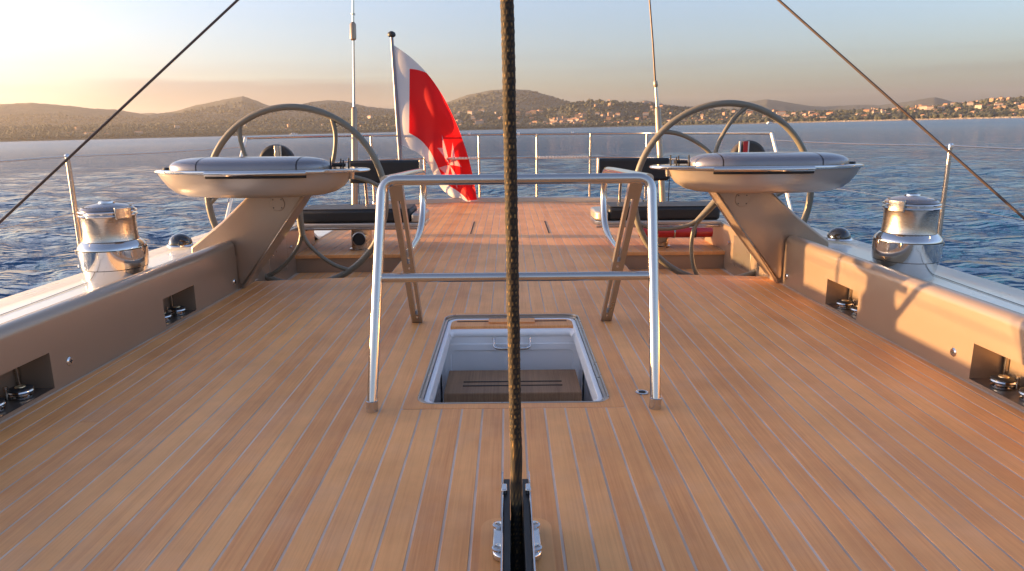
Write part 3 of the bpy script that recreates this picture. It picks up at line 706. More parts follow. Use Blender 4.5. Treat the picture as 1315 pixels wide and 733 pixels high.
# ------------------------------------------------------------------ winches
def winch(s):
    side = 'left' if s < 0 else 'right'
    cx, cy = 2.345, 4.0
    t = thing('sheet_winch', (s*cx, cy, .247), 'large polished steel winch with satin drum on the white %s side deck' % side, 'winch', 'sheet winches on the side decks')
    c = (cx, cy, 0)
    MB().lathe([(.178,.20),(.182,.2475),(.186,.262),(.196,.300),(.204,.3395)], c, 64).flip(s).build('base', M['chrome'], t)
    MB().lathe([(.2085,.344),(.2115,.37),(.2140,.41),(.2150,.4525)], c, 64).flip(s).build('housing', M['chrome'], t)
    MB().lathe([(.2135,.4575),(.2125,.464),(.206,.474),(.194,.485),(.182,.496),(.170,.502)], c, 64).flip(s).build('shoulder', M['chrome'], t)
    b = MB(); b.lathe([(.15,.4520),(.211,.4522),(.211,.458),(.15,.4582)], c, 64); b.lathe([(.15,.3390),(.2035,.3392),(.2035,.3445),(.15,.3447)], c, 64); b.flip(s).build('groove', M['dark'], t)
    MB().lathe([(.172,.5025),(.168,.515),(.165,.55),(.165,.60),(.168,.635),(.170,.640)], c, 64).flip(s).build('drum', M['satin'], t)
    b = MB(); b.lathe([(.160,.6405),(.176,.643),(.180,.648),(.176,.653),(.160,.655)], c, 64); b.lathe([(.160,.662),(.176,.664),(.180,.669),(.176,.675),(.160,.677)], c, 64); b.lathe([(.150,.655),(.150,.662)], c, 64)
    b.flip(s).build('self_tailing_jaws', M['chrome'], t)
    cp_ = MB().lathe([(.165,.6775),(.166,.681),(.155,.690),(.120,.702),(.075,.711),(.05,.714)], c, 64).flip(s).build('top_cap', M['lid'], t)
    MB().lathe([(.05,.7145),(.048,.722),(.034,.7255),(.030,.7262)], c, 32).flip(s).build('hub', M['chrome'], t)
    MB().lathe([(.030,.7265),(.014,.7268),(.013,.718),(0,.717)], c, 24).flip(s).build('handle_socket', M['dark'], t)
    b = MB()
    for k in range(40):
        a = 2*PI*k/40; x, y = cx+.142*math.cos(a), cy+.142*math.sin(a)
        b.box(x-.004, x+.004, y-.004, y+.004, .6925, .6975)
    b.flip(s).build('grip_studs', M['satin'], t, False)
    b = MB(); a0 = PI+.55
    pts = []
    for k in range(9):
        a = a0-.30+.075*k; pts.append((cx+.172*math.cos(a), cy+.172*math.sin(a)))
    for k in range(8, -1, -1):
        a = a0-.30+.075*k; pts.append((cx+.197*math.cos(a), cy+.197*math.sin(a)))
    b.prism(pts, 'z', .628, .700); b.flip(s).build('feeder_arm', M['satin'], t, True, .008)
    for k in range(3):
        a = [PI+.1, PI+.9, -.6][k]; x, y = cx+.206*math.cos(a), cy+.206*math.sin(a)
        MB().box(x-.012, x+.012, y-.012, y+.012, .43, .458).flip(s).build('lug', M['satin'], t, True, .003)
    for ch in t.children:
        for v in ch.data.vertices: v.co.x *= .855; v.co.y *= .855
for s in (-1, 1): winch(s)

# ------------------------------------------------------------------ helm consoles and wheels
CX, CY = 1.69, 4.76
def console(s):
    side = 'left' if s < 0 else 'right'
    t = thing('helm_console', (s*2.0, 5.0, 0), 'boat shaped silver topped helm console on a slanting arm at the %s wheel' % side, 'helm console', 'helm consoles')
    arm = [(1.44,.70),(1.83,.70),(2.07,.485),(2.31,.305),(2.31,.22),(2.004,.22),(1.990,.03),(1.960,.012),(1.675,.37)]
    MB().prism(arm, 'y', 4.893, 5.16).flip(s).build('arm', M['coaming'], t, True, .018)
    b = MB(); b.prism([(1.425,.70),(1.45,.70),(1.965,-.0),(1.955,-.02),(1.66,.39)], 'y', 4.875, 4.91); b.flip(s).build('arm_edge', M['coaming'], t, True, .008)
    b = MB(); b.prism([(1.95,-.165),(2.02,-.165),(2.02,.06),(1.95,.03)], 'y', 4.90, 5.12); b.flip(s).build('arm_foot', M['coaming'], t, True, .006)
    pl = MB().lathe([(0,-.005),(.050,-.005),(.053,-.001),(.053,.002)], (1.655, 4.892, .612), 40, 'y').flip(s).build('access_plate', M['coaming'], t)
    b = MB()
    for k in range(4):
        a = PI/4+k*PI/2; b.lathe([(0,-.0065),(.004,-.0065),(.005,-.0045)], (1.655+.041*math.cos(a), 4.892, .612+.041*math.sin(a)), 10, 'y')
    b.flip(s).build('screws', M['dark'], pl)
    A_, B_ = .718, .265; N = 72
    def outline(sc, z, dx=0, ex=2.0):
        pts = []
        for k in range(N):
            a = 2*PI*k/N; c_, s_ = math.cos(a), math.sin(a)
            x = A_*sc*math.copysign(abs(c_)**(2/2.1), c_); y = B_*(sc*.6+.4 if sc < 1 else 1)*math.copysign(abs(s_)**(2/ex), s_)
            pts.append((CX+x+dx, CY+y, z))
        return pts
    def bowl_ring(so, si, z):
        pts = outline(1, z); k_ = (so+si)/2
        return [(CX+(x-CX)*(so if x > CX else si), CY+(y-CY)*(k_*.62+.38), z) for x, y, z in pts]
    MB().loft([bowl_ring(.62,.46,.683), bowl_ring(.74,.58,.689), bowl_ring(.83,.68,.708), bowl_ring(.90,.765,.745), bowl_ring(.95,.815,.79), bowl_ring(.982,.84,.828), bowl_ring(.99,.85,.842)]).flip(s).build('bowl', M['bowl'], t)
    MB().loft([outline(.992,.841), outline(1.012,.843), outline(1.022,.850), outline(1.018,.860), outline(.99,.865), outline(.9,.866)]).flip(s).build('rim', M['chrome'], t)
    # lid pieces
    a_, c0 = .545, .075
    def lid(x0, x1, name, m, cap=True, hmul=1.):
        nx, ny_ = 26, 22; rings = []
        for i in range(nx+1):
            x = x0+(x1-x0)*i/nx; u = min(abs(x/a_), 1)
            by = .215*(1-u**4)**.5*(1 if hmul == 1 else .985)+.004; h_ = .080*(1-u**6)**.42*hmul+.0005
            row = [(CX+c0+x, CY-by*math.cos(PI*j/ny_), .8665+h_*math.sin(PI*j/ny_)**.62) for j in range(ny_+1)]
            rings.append(row)
        b = MB(); b.loft(rings, False)
        n_ = ny_+1; b.f.append(tuple(range(n_))); b.f.append(tuple(nx*n_+k for k in range(n_)))
        return b.flip(s).build(name, m, t)
    lid(-a_+.001, -.365, 'end_cover', M['lid']); lid(-.357, .286, 'centre_cover', M['lid']); lid(.294, a_-.001, 'end_cover', M['lid'])
    lid(-a_+.02, a_-.02, 'cover_seal', M['dark'], True, .93).scale = (1,1,1)
    xs = np.linspace(-.36, .29, 24)
    fr = lambda x, k=1.0: CY-B_*k*(1-abs(x/A_)**2.1)**(1/2.0)
    MB().tube([(CX+x, fr(x, 1.03), .846) for x in xs], .017, 12).flip(s).build('drawer_lip', M['chrome'], t)
    MB().tube([(CX+x, fr(x, 1.00)-.001, .824) for x in xs], .010, 10).flip(s).build('drawer_gap', M['dark'], t)
    for i, (dx, dy, h_) in enumerate([(-.525,.03,.062),(-.555,-.03,.055),(-.575,.05,.066),(-.485,-.09,.07)]):
        MB().tube([(CX+dx, CY+dy, .865), (CX+dx-.004, CY+dy, .865+h_)], [.006, .0045], 8).flip(s).build('control_lever', M['dark'], t)
    MB().tube([(CX-.47, CY+.02, .885), (CX-.56, CY+.02, .885)], .012, 10).flip(s).build('lever_shaft', M['dark'], t)
    MB().lathe([(.0,.8655),(.03,.8655),(.032,.872),(.028,.878),(0,.879)], (CX+.65, CY, 0), 24).flip(s).build('deck_button', M['rubber'], t)
    MB().tube([(CX-.60, CY+.0, .842), (CX-.60, CY, .79)], [.026, .020], 14).flip(s).build('lamp_stub', M['satin'], t)
def wheel(s):
    side = 'left' if s < 0 else 'right'
    cx, cy, cz, Rw = 1.685, 5.45, .597, .70
    t = thing('steering_wheel', (s*cx, cy, cz-Rw), 'big olive grey ring steering wheel with three curved forked spokes, %s of the two' % side, 'steering wheel', 'steering wheels')
    X = s*cx
    b = MB(); n = 96; seg = 14; vs = []
    for i in range(n):
        a = 2*PI*i/n
        for k in range(seg):
            q = 2*PI*k/seg; r_ = Rw+.0255*math.cos(q); vs.append((X+r_*math.cos(a), cy+.0255*math.sin(q), cz+r_*math.sin(a)))
    b.add(vs, [(i*seg+k, ((i+1) % n)*seg+k, ((i+1) % n)*seg+(k+1) % seg, i*seg+(k+1) % seg) for i in range(n) for k in range(seg)])
    b.build('rim', M['rim'], t)
    stems = (-86, 34, 154) if s < 0 else (228, 348, 106)
    def pt(r_, a, dy=0): a = R(a); return (X+r_*math.cos(a), cy+dy, cz+r_*math.sin(a))
    for th in stems:
        b = MB(); b.tube([pt(.0, th), pt(.12, th), pt(.22, th), pt(.30, th)], [.034, .030, .026, .024], 12)
        for d in (-1, 1):
            path = smooth_path([pt(.26, th), pt(.36, th+d*5), pt(.48, th+d*14), pt(.60, th+d*22), pt(.695, th+d*29)], 6)
            b.tube(path, [.019-.003*math.sin(PI*i/(len(path)-1)) for i in range(len(path))], 12)
        b.build('spoke', M['rim'], t)
    MB().lathe([(.0,-.035),(.045,-.035),(.06,-.015),(.06,.02),(.04,.04),(0,.045)], (X, cy, cz), 32, 'y').build('hub', M['satin'], t)
    MB().lathe([(.045,-.30),(.045,-.036)], (X, cy, cz), 24, 'y').build('shaft', M['satin'], t)
for s in (-1, 1): console(s); wheel(s)

# ------------------------------------------------------------------ helm benches
def bench(s):
    side = 'left' if s < 0 else 'right'
    t = thing('helm_bench', (s*1.45, 6.6, 0), 'black cushioned helm bench with low backrest behind the %s steering wheel' % side, 'bench', 'helm benches')
    Y0, Y1 = 6.42, 6.92
    pts = []
    for cx, cy, a0 in ((2.0, Y0+.0, None), (2.0, Y1, None)): pts.append((cx, cy))
    pts += [(.80+.12-.12*math.sin(a), Y1-.12+.12*math.cos(a)) for a in np.linspace(0, PI/2, 8)]
    pts += [(.80+.12-.12*math.cos(a), Y0+.12-.12*math.sin(a)) for a in np.linspace(0, PI/2, 8)]
    MB().prism(pts, 'z', .225, .268).flip(s).build('seat_shell', M['bowl'], t, True, .012)
    ec = [(.80+.10-.10*math.sin(a), Y1-.10+.10*math.cos(a)) for a in np.linspace(0, PI/2, 8)]+[(.80+.10-.10*math.cos(a), Y0+.10-.10*math.sin(a)) for a in np.linspace(0, PI/2, 8)]
    MB().prism([(.926, Y1)]+ec+[(.926, Y0)], 'z', .2685, .355).flip(s).build('end_cap', M['bowl'], t, True, .02)
    MB().box(.815, 2.0, Y0-.006, Y0+.01, .205, .2245).flip(s).build('trim_strip', M['satin'], t, True, .004)
    MB().box(.93, 1.985, Y0+.012, Y1-.02, .269, .392).flip(s).build('cushion', M['vinyl'], t, True, .028)
    MB().box(.945, 1.975, Y0+.03, Y1-.04, .3925, .400).flip(s).build('cushion_lit_top', M['vinyltop'], t, True, .004)  # thin slab in lighter, browner vinyl painted to imitate the sunlit seat top
    MB().box(.885, 1.60, Y1-.02, Y1+.06, .605, .83).flip(s).build('backrest', M['vinyl'], t, True, .025)
    MB().box(.875, .897, Y1-.026, Y1+.066, .60, .835).flip(s).build('backrest_trim', M['bowl'], t, True, .008)
    for x in (1.12, 1.45): MB().tube([(x, Y1+.05, .26), (x, Y1+.07, .45), (x, Y1+.03, .63)], .016, 10).flip(s).build('backrest_bracket', M['satin'], t)
    px = 1.43
    lg = MB().lathe([(.118,0),(.118,.012),(.100,.02),(.098,.205)], (px, 6.56, 0), 40).flip(s).build('pedestal', M['satin'], t)
    b = MB(); b.lathe([(.060,-.13),(.068,-.126),(.068,.0)], (px-.0, 6.56, .115), 36, 'y', False); b.flip(s).build('tube_collar', M['plate'], lg)
    MB().lathe([(0,-.118),(.0595,-.118),(.0595,.0)], (px, 6.56, .115), 36, 'y').flip(s).build('opening', M['dark'] if s < 0 else M['plate'], lg)
    MB().tube([(1.9, 6.6, .24), (1.985, 6.6, .20)], .03, 12).flip(s).build('side_bracket', M['satin'], t)
for s in (-1, 1): bench(s)
rc = thing('red_cylinder', (1.56, 6.32, .11), 'bright red cylinder clipped under the front of the right helm bench', 'cylinder')
MB().lathe([(0,-.36),(.035,-.358),(.046,-.345),(.047,0),(.047,.31),(.042,.325),(0,.327)], (1.56, 6.345, .165), 32, 'x').build('body', M['red'], rc)
for dx in (-.22, .16): MB().lathe([(.0475,-.012),(.0495,-.012),(.0495,.012),(.0475,.012)], (1.56+dx, 6.345, .165), 32, 'x', False).build('clip_band', M['rubber'] , rc)
MB().lathe([(.0475,-.008),(.0492,-.008),(.0492,.008),(.0475,.008)], (1.53, 6.345, .165), 32, 'x', False).build('clip_band', M['satin'], rc)

# ------------------------------------------------------------------ companionway grab rail
gr = thing('grab_rail', (0, 3.2, 0), 'polished steel grab rail frame with flat slotted rear legs standing over the hatch', 'grab rail')
TR = .0215
path = [(-.573,2.60,.03), (-.568,2.74,.47), (-.562,2.885,.905), (.562,2.885,.905), (.568,2.74,.47), (.573,2.60,.03)]
path = fillet(path, .065, 8)
MB().tube(path, TR, 20).build('front_hoop', M['rail'], gr)
MB().tube([(-.570,2.762,.515), (.570,2.762,.515)], .0185, 18).build('middle_bar', M['rail'], gr)
for s in (-1, 1):
    MB().lathe([(.0238,.0),(.0238,.045),(.0222,.046)], (s*.573, 2.60, 0), 24).build('foot', M['rail'], gr)
    hp = smooth_path([(.556,2.91,.902), (.556,3.4,.890), (.556,3.95,.876), (.556,4.18,.86), (.560,4.27,.80), (.562,4.27,.66), (.562,4.17,.54), (.562,3.95,.485), (.562,3.60,.47)], 7)
    MB().tube(hp, .0205, 18).flip(s).build('rear_hoop', M['rail'], gr)
    # flat slotted leg: outline in the y-z plane, two long slots
    A0, A1 = Vector((3.93, 0)), Vector((3.20, .885)); d = (A1-A0).normalized(); n_ = Vector((-d.y, d.x))
    Lg = (A1-A0).length; hw = .040
    def q(u, v): p = A0+d*u+n_*v; return (p.x, p.y)
    b = MB(); x0, x1 = .528, .590; xa, xb = .546, .562; hd = .018
    segs = [(0, .10, None), (.10, .46, 'slot'), (.46, .56, None), (.56, Lg-.12, 'slot'), (Lg-.12, Lg, None)]
    for u0, u1, k in segs:
        sec = [q(u0,-hd), q(u1,-hd), q(u1,hd), q(u0,hd)]
        if k is None: b.prism(sec, 'x', x0, x1)
        else: b.prism(sec, 'x', x0, xa); b.prism(sec, 'x', xb, x1)
    o = b.flip(s).build('rear_leg', M['plate'], gr, False)
    md = o.modifiers.new('weld', 'WELD'); md.merge_threshold = .0005
    for u in (.06, .51): MB().lathe([(0,-.028),(.006,-.028),(.008,-.021)], (.554, *q(u,0)), 16, 'y').flip(s).build('bolt', M['chrome'], gr)
    MB().box(.527, .591, 3.908, 3.952, 0, .003).flip(s).build('leg_foot', M['plate'], gr, True, .002)

# ------------------------------------------------------------------ mainsheet block and rope
bl = thing('mainsheet_block', (0, 1.62, 0), 'polished mainsheet block on a bolted base plate at the bottom centre of the deck', 'block')
def rrect(hx, y0, y1, r, n=6):
    pts = []
    for cx, cy, a0 in ((hx-r, y0+r, -90), (hx-r, y1-r, 0), (-hx+r, y1-r, 90), (-hx+r, y0+r, 180)):
        for k in range(n+1): a = R(a0+90*k/n); pts.append((cx+r*math.cos(a), cy+r*math.sin(a)))
    return pts
MB().prism(rrect(.10, 1.50, 1.80, .05), 'z', -.001, .0012).build('plinth', M['teak'], bl, False)
bp = MB().prism(rrect(.066, 1.585, 1.755, .028), 'z', .0012, .022).build('base_plate', M['chrome'], bl, True, .006)
for sx in (-1, 1):
    for y in (1.617, 1.725):
        b = MB(); b.lathe([(.0165,.0222),(.0175,.0225),(.0175,.027),(.0145,.0285),(.011,.0285),(.009,.0245)], (sx*.049, y, 0), 24); b.build('bolt_seat', M['chrome'], bp)
        MB().lathe([(.0095,.0235),(0,.0262)], (sx*.049, y, 0), 6).build('bolt', M['satin'], bp)
    ck = []
    for a in np.linspace(-PI/2, PI/2, 12): ck.append((1.30-.075*math.cos(a), .092+.062*math.sin(a)))
    ck += [(1.60, .158), (1.70, .160), (1.775, .162), (1.782, .15), (1.77, .10), (1.75, .03)]
    ck = ck[::1]
    MB().prism([(y, z) for y, z in ck], 'x', sx*.0345 if sx > 0 else -.0395, sx*.0395 if sx > 0 else -.0345).build('cheek', M['chrome'], bl, False, .0015)
    MB().prism([(1.27, .06), (1.27, .142), (1.60, .148), (1.755, .150), (1.74, .05)], 'x', sx*.0172 if sx > 0 else -.034, sx*.034 if sx > 0 else -.0172).build('inner_cheek', M['rubber'], bl, False, .002)
MB().lathe([(.060,-.021),(.062,-.018),(.050,-.006),(.050,.006),(.062,.018),(.060,.021)], (0, 1.53, .0), 48, 'x').build('sheave', M['rubber'], bl)
for sx in (-1, 1): MB().box(*(sorted((sx*.0245, sx*.0402))), 1.665, 1.70, .150, .1665).build('pin_band', M['chrome'], bl, True, .003)
MB().box(-.021, .021, 1.27, 1.74, .0225, .030).build('inner_floor', M['dark'], bl, False)
MB().box(-.036, .036, 1.24, 1.30, .03, .10).build('end_block', M['gloss'], bl, False, .006)
MB().box(-.03, .03, 1.5, 1.72, .022, .03).build('block_foot', M['satin'], bl, False)
def rope():
    pth = smooth_path([(0,1.50,.030), (0,1.555,.048), (0,1.605,.085), (0,1.634,.16), (-.0003,1.645,.32)], 10)
    zz = .32; pts = list(pth)
    while zz < 3.2: zz += .0022; pts.append(Vector((-.0003-.011*(zz-.32), 1.645+.004*(zz-.32), zz)))
    seg = 30; n = len(pts); rr = .0150
    P_ = np.array([p[:] for p in pts]); T = np.gradient(P_, axis=0); T /= np.linalg.norm(T, axis=1)[:, None]
    s_ = np.concatenate([[0], np.cumsum(np.linalg.norm(np.diff(P_, axis=0), axis=1))])
    nx = np.tile(np.array([1., 0, 0]), (n, 1)); nx -= (nx*T).sum(1)[:, None]*T; nx /= np.linalg.norm(nx, axis=1)[:, None]; ny_ = np.cross(T, nx)
    th = np.linspace(0, 2*PI, seg, endpoint=False)
    S, TH = np.meshgrid(s_, th, indexing='ij')
    kk = 10; pitch_ = 2*PI/.135
    a = (kk*TH + pitch_*S*kk/2)/2; b = (kk*TH - pitch_*S*kk/2)/2
    h1, h2 = np.abs(np.sin(a)), np.abs(np.sin(b))
    over = (np.sin(a*2)*np.sin(b*2) > 0)
    h = np.maximum(h1, h2)*.55 + .45*h1*h2
    rad = rr*(1 + .16*(h-.6))
    V = P_[:, None, :] + rad[..., None]*(np.cos(TH)[..., None]*nx[:, None, :] + np.sin(TH)[..., None]*ny_[:, None, :])
    gn = np.random.default_rng(4)
    fleck = gn.uniform(0, 1, (n//3+2, seg))
    fl = np.repeat(fleck, 3, axis=0)[:n]; wob = np.interp(s_, np.linspace(0, s_[-1], 60), gn.normal(0, 1, 60))[:, None]; V = V + (.0006*wob[..., None])*np.array([1., .4, 0])
    st_ = np.clip(h1*h2*.45 + .75*fl**1.6*over*(.4+.6*h1), 0, 1)
    i = np.arange(n-1)[:, None]*seg; j = np.arange(seg)[None, :]; q_ = np.stack([i+j, i+(j+1) % seg, i+seg+(j+1) % seg, i+seg+j], -1).reshape(-1, 4)
    off_ = np.array([0, 1.6, .1]); me = bpy.data.meshes.new('mainsheet_rope'); me.from_pydata((V.reshape(-1, 3)-off_).tolist(), [], q_.tolist())
    at = me.attributes.new('strand', 'FLOAT', 'POINT'); at.data.foreach_set('value', st_.ravel().astype(np.float32))
    me.polygons.foreach_set('use_smooth', [True]*len(q_)); me.materials.append(M['rope'])
    o = bpy.data.objects.new('mainsheet_rope', me); COL.objects.link(o); o.location = off_; top(o)
    tag(o, 'thick dark gold flecked braided rope rising vertically through the middle of the photo', 'rope')
rope()

# ------------------------------------------------------------------ runners (thin diagonal lines)
for s, a, b_, lb in ((-1, (0,285), (305,0), 'thin dark wire slanting up from the lower left edge across the left hills'), (1, (1315,280), (1000,0), 'thin dark wire slanting up from the right edge across the right shore')):
    A_ = P(*a, 3.1); B2 = P(*b_, 3.75); d = (B2-A_)
    k = (.250-A_.z)/d.z; lo = A_+d*k; hi = A_+d*2.4
    t = thing('runner_wire', (lo.x, lo.y, .25), lb, 'rigging wire', 'diagonal running wires')
    MB().tube([lo, A_, B2, hi], .0062, 10).build('wire', M['wire'], t)
    MB().lathe([(.026,-.035),(.026,-.012),(.018,-.004),(.010,.010),(0,.012)], tuple(lo), 20).build('deck_eye', M['satin'], t)

# ------------------------------------------------------------------ lifelines and side stanchions
for s in (-1, 1):
    side = 'left' if s < 0 else 'right'
    zt = .965 if s < 0 else .985
    for y in (4.52,):
        x = 2.86
        if y < 4: lb = 'tapered steel stanchion on the %s side deck edge near the camera' % side
        else: lb = 'tapered steel stanchion standing beyond the winch on the %s side deck edge' % side
        t = thing('stanchion', (s*x, y, .24), lb, 'stanchion', 'side deck stanchions')
        MB().tube([(x, y, .24), (x, y, .30), (x, y, zt+.005)], [.017, .0165, .0135], 16).flip(s).build('post', M['satin'], t)
        MB().lathe([(.034,.243),(.034,.252),(.022,.262),(.020,.31)], (x, y, 0), 24).flip(s).build('base', M['chrome'], t)
        MB().lathe([(.0145,zt-.015),(.0155,zt+.008),(.010,zt+.016),(0,zt+.018)], (x, y, 0), 16).flip(s).build('cap', M['chrome'], t)
    for zz, nm in ((zt, 'upper'), (.60, 'lower')):
        b = MB(); pts = [(2.86,.9,zz)]
        for y in np.linspace(.9, 4.52, 9)[1:]: pts.append((2.86, y, zz-.012*math.sin(PI*(y-.9)/3.62)))
        ye, xe = 7.55, 2.83
        for y in np.linspace(4.52, ye, 9)[1:]: pts.append((2.86+(xe-2.86)*(y-4.52)/(ye-4.52), y, zz-.010*math.sin(PI*(y-4.52)/(ye-4.52))))
        w_ = b.tube(pts, .0048 if nm == 'upper' else .004, 8).flip(s).build('lifeline', M['satin'], None); top(w_)
        tag(w_, '%s steel lifeline wire running forward along the %s side of the yacht' % (nm, side), 'lifeline', 'side lifelines')

# ------------------------------------------------------------------ stern rail
sr = thing('stern_rail', (0, 11.0, 0), 'curved polished steel stern rail with three bars and posts around the aft deck', 'railing')
def rail_pts(z, x_end=None):
    pts = [(-2.83,7.55,z),(-2.80,8.3,z),(-2.66,9.0,z),(-2.50,9.6,z),(-2.34,10.2,z),(-2.10,10.72,z),(-1.75,10.93,z),(-1.32,11.02,z),(-.66,11.09,z),(0,11.12,z)]
    pts += [(-x, y, z_) for x, y, z_ in pts[-2::-1]]
    if x_end is not None: pts = [p for p in pts if abs(p[0]) <= x_end]
    return smooth_path(pts, 6)
MB().tube(rail_pts(1.055), .0165, 14).build('top_rail', M['satin'], sr)
MB().tube(rail_pts(.69), .0125, 12).build('middle_rail', M['satin'], sr)
MB().tube(rail_pts(.35, 2.2), .0115, 12).build('lower_rail', M['satin'], sr)
for x, y in ((-2.1,10.72),(-1.335,11.02),(-.47,11.10),(.45,11.10),(1.29,11.02),(2.12,10.72)):
    b = MB(); b.tube([(x, y, .0), (x, y, 1.055)], .0185, 14); b.lathe([(.03,.0),(.035,.045),(.03,.055),(.02,.06)], (x, y, 0), 16); p_ = b.build('post', M['satin'], sr)
for s in (-1, 1):
    MB().tube([(2.83,7.55,1.055),(2.88,6.95,.24)], .0165, 12).flip(s).build('brace_leg', M['gelcoat'], sr)
    MB().tube(fillet([(2.83,7.6,.69),(2.86,7.2,.66),(2.86,7.0,.42)], .05), .011, 10).flip(s).build('side_loop', M['satin'], sr)
    # slatted rail seat between the posts
    xa, xb = (.45, 1.29) if s > 0 else (.47, 1.335)
    b = MB(); n = 16
    for k in range(n):
        x0 = xa+.03+(xb-xa-.06)*k/n; b.box(x0, x0+(xb-xa-.06)/n-.012, 10.88, 11.08, .692, .712)
    b.box(xa+.02, xb-.02, 10.90, 10.92, .678, .6915); b.box(xa+.02, xb-.02, 11.04, 11.06, .678, .6915)
    b.flip(s).build('slatted_seat', M['gelcoat'], sr, False)
for x in (-.62, .16, 1.02): MB().lathe([(.019,-.02),(.024,-.02),(.024,.02),(.019,.02)], (x, 11.1, 1.06), 14, 'x').build('rail_clamp', M['gelcoat'], sr)

# ------------------------------------------------------------------ lifebuoys in covers
for s in (-1, 1):
    side = 'left' if s < 0 else 'right'
    y = 8.75; x = 2.905 if s < 0 else 3.0
    t = thing('lifebuoy', (s*x, y, .45), ('black covered horseshoe lifebuoy with a silver strip' if s < 0 else 'black covered horseshoe lifebuoy with a red and white strip')+' on the %s stern rail' % side, 'lifebuoy')
    pts = [(-.215,.45),(-.22,.66)]+[(.22*math.cos(a)*-1, .74+.215*math.sin(a)) for a in np.linspace(.25, PI-.25, 14)]+[(.22,.66),(.215,.45)]
    b = MB(); b.prism([(x+p[0], p[1]+.01) for p in pts], 'y', y-.07, y+.07); b.flip(s).build('cover', M['vinyltop'] if s > 0 else M['vinyl'], t, True, .035)
    if s < 0:
        MB().box(x-.055, x-.0, y-.085, y-.071, .45, .955).flip(s).build('strip', M['satin'], t, True, .004)
        MB().box(x-.085, x-.065, y-.085, y-.071, .45, .955).flip(s).build('strip', M['satin'], t, True, .004)
    else:
        MB().box(x-.085, x-.03, y-.085, y-.071, .45, .955).flip(s).build('strip', M['red'], t, True, .004)
        MB().box(x-.028, x-.012, y-.085, y-.071, .45, .955).flip(s).build('strip', M['white'], t, True, .004)
        MB().box(x-.14, x-.115, y-.085, y-.071, .45, .955).flip(s).build('strip', M['white'], t, True, .004)
    MB().tube([(x-.2, y+.0, .80), (2.70, y+.02, .80)], .014, 10).flip(s).build('rail_bracket', M['satin'], t)
# stowed pale canister and outboard bracket outside the left and right rails
for s in (-1, 1):
    x, y = 2.62, 7.55
    t = thing('liferaft_canister', (s*x, y, .05), 'pale upright canister standing behind the %s helm console arm' % ('left' if s < 0 else 'right'), 'canister')
    MB().lathe([(.10,.06),(.12,.08),(.12,.44),(.10,.47),(0,.475)], (x, y, 0), 32).flip(s).build('body', M['gelcoat'], t)
    MB().lathe([(.122,.22),(.124,.22),(.124,.25),(.122,.25)], (x, y, 0), 32, 'z', False).flip(s).build('strap', M['rubber'], t)

# ------------------------------------------------------------------ backstays
def backstay(s, pts, lb):
    # pts: list of (px, py, radius) from bottom up at station 9.5
    base = P(pts[0][0], pts[0][1], 9.5)
    t = thing('backstay', (base.x, base.y, 0.0), lb, 'backstay', 'backstays')
    Q_ = [(P(px, py, 9.5), r_) for px, py, r_ in pts]
    return t, Q_
for s, base_px, pts, lb in (
    (-1, (455.5,266), [(455,140),(454.5,137),(454,52),(453.5,50),(453.3,31),(453.5,28),(453.6,18),(453.5,-60)], 'tan backstay ram and rod left of the flag with a fat joint'),
    (1, (851.5,252), [(844.6,140),(844.2,137),(842.3,112),(842.1,110),(841.6,105),(841.3,103),(838.5,55),(829.5,-60)], 'satin steel backstay ram and wire standing right of the centre rope')):
    B0 = P(*base_px, 9.5); base = Vector((B0.x, 9.5, .0))
    t = thing('backstay', base, lb, 'backstay')
    q_ = [P(a, b_, 9.5) for a, b_ in pts]
    MB().tube([base, base+Vector((0,0,.08)), base+Vector((0,0,.09)), q_[0], q_[1]], [.055,.055,.044,.040,.022], 20).build('ram_tube', M['tan'], t)
    if s < 0:
        MB().tube([q_[1], q_[2]], [.017,.015], 14).build('rod', M['chrome'], t)
        MB().tube([q_[2], q_[3], q_[4], q_[5]], [.018,.042,.040,.018], 18).build('joint', M['tan'], t)
        MB().tube([q_[5], q_[7]], [.016,.015], 12).build('upper_rod', M['chrome'], t)
        MB().lathe([(.026,-.012),(.026,.012)], q_[6], 14).build('collar', M['satin'], t)
    else:
        MB().tube([q_[1], q_[2]], [.026,.020], 14).build('rod', M['satin'], t)
        MB().tube([q_[2], q_[3], q_[4], q_[5]], [.020,.030,.028,.016], 18).build('joint', M['tan'], t)
        MB().tube([q_[5], q_[6], q_[7]], [.0135,.012,.011], 12).build('wire', M['wire'], t)
    MB().tube([base+Vector((.07,-.02,.0)), base+Vector((.075,-.02,.5)), base+Vector((.05,-.02,.62))], .006, 8).build('hydraulic_hose', M['rubber'], t)

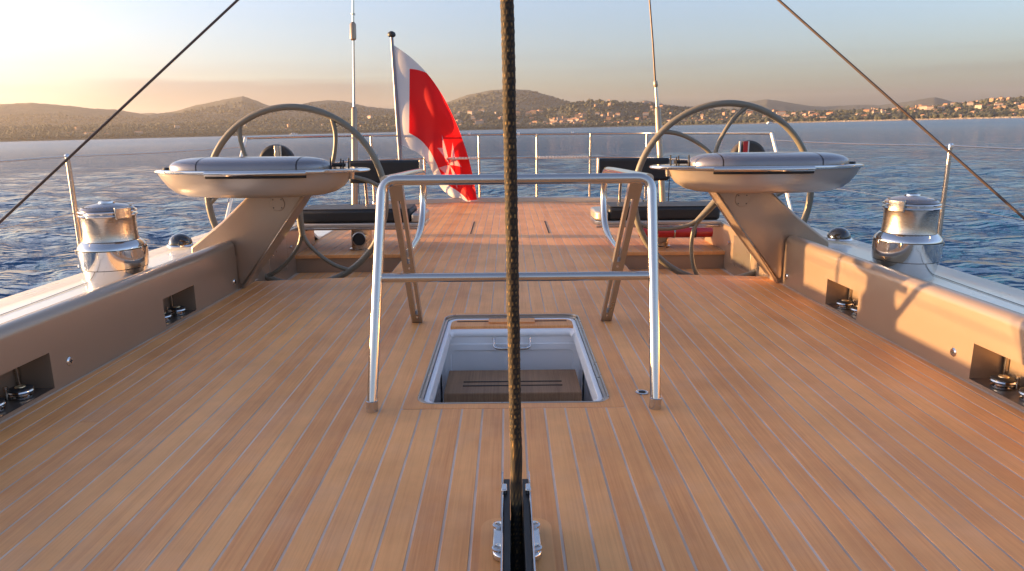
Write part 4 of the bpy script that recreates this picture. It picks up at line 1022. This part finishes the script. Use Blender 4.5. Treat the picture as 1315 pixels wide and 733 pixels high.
# ------------------------------------------------------------------ ensign on its staff
YF = 10.86
S0, S1 = P(514.5, 209, YF), P(503, 47, YF)
fs_ = thing('flag_staff', (S0.x, S0.y, .0), 'slim grey flag staff with a ball on top leaning at the stern rail', 'flag staff')
MB().tube([S0-(S1-S0)*.06, S1], [.036,.024], 18).build('pole', M['staff'], fs_)
MB().lathe([(0,.0),(.035,.004),(.058,.02),(.062,.045),(.05,.07),(.02,.088),(0,.09)], (S1.x, S1.y, S1.z-.01), 28).build('ball', M['rubber'], fs_)
MB().lathe([(.05,-.05),(.055,-.03),(.055,.02),(.04,.04)], (S0.x, S0.y, S0.z), 20).build('socket', M['satin'], fs_)
MB().tube([(S0.x, S0.y, .0), (S0.x, S0.y, S0.z-.02)], .02, 12).build('lower_post', M['satin'], fs_)
def make_flag():
    T_ = [(506,58),(528,74),(550,96),(568,122),(583,152),(595,182),(604,212),(609,236),(613,258)]
    B_ = [(515.5,186),(526,191),(538,197),(548,207),(555,220),(561,233),(570,245),(582,254),(592,259)]
    nu, nv = 56, 36
    def cur(tab, u):
        x = u*(len(tab)-1); i = min(int(x), len(tab)-2); f_ = x-i
        p = [Vector(tab[max(0, min(len(tab)-1, k))]) for k in (i-1, i, i+1, i+2)]
        return .5*((2*p[1])+(p[2]-p[0])*f_+(2*p[0]-5*p[1]+4*p[2]-p[3])*f_*f_+(3*p[1]-p[0]-3*p[2]+p[3])*f_**3)
    vs, uv = [], []
    for i in range(nu+1):
        u = i/nu; a = cur(T_, u); b_ = cur(B_, u)
        for j in range(nv+1):
            v = j/nv; p = b_*(1-v)+a*v
            dy = .16*math.sin(u*9.0+v*2.4)*u**.7 + .06*math.sin(v*9-u*7)*u**.5 + .03*math.sin(u*23+v*6)*u
            vs.append(P(p.x, p.y, YF+dy)); uv.append((u, v))
    b = MB(); n = nv+1
    b.add(vs, [(i*n+j, (i+1)*n+j, (i+1)*n+j+1, i*n+j+1) for i in range(nu) for j in range(nv)])
    o = b.build('ensign', M['flag'], None, True, recalc=False); o.data.set_sharp_from_angle(angle=PI)
    l = o.data.uv_layers.new(name='UVMap')
    for lp in o.data.loops: l.data[lp.index].uv = uv[lp.vertex_index]
    top(o); tag(o, 'red ensign with white border and eight pointed white cross drooping from its staff', 'flag')
make_flag()

# ------------------------------------------------------------------ small side deck fittings
for s in (-1, 1):
    side = 'left' if s < 0 else 'right'
    x, y = 2.57, 5.30
    t = thing('deck_dome', (s*x, y, .247), 'small glossy black dome in a chrome ring on the %s side deck' % side, 'dome', 'domes on the side decks')
    MB().lathe([(.100,.247),(.104,.256),(.098,.266),(.088,.268)], (x,y,0), 40).flip(s).build('ring', M['chrome'], t)
    MB().lathe([(.087,.2685)]+[(.087*math.cos(a), .268+.080*math.sin(a)) for a in np.linspace(.05, PI/2-.01, 12)], (x,y,0), 40).flip(s).build('dome', M['gloss'], t)
    MB().box(x-.125, x-.085, y-.01, y+.01, .25, .275).flip(s).build('hinge', M['chrome'], t, True, .003)
    x, y = 2.50, 5.85
    t = thing('deck_cleat', (s*x, y, .247), 'tiny twin post chrome fitting behind the black dome on the %s side deck' % side, 'cleat', 'twin post cleats')
    MB().prism([(s*x+a_, y+b_) for a_, b_ in rrect(.05, -.03, .03, .015)], 'z', .2475, .256).build('foot', M['chrome'], t)
    for dx in (-.022, .022): MB().lathe([(.010,.256),(.010,.335),(.013,.338),(.012,.345),(0,.347)], (x+dx,y,0), 16).flip(s).build('post', M['chrome'], t)
# ------------------------------------------------------------------ the heel of the whole yacht
for c_ in gr.children:
    for v in c_.data.vertices: v.co.x += .026*v.co.z
for o in BOAT:
    o.matrix_basis = HEEL @ o.matrix_basis
for o in bpy.data.objects:
    if 'o_' in o: del o['o_']
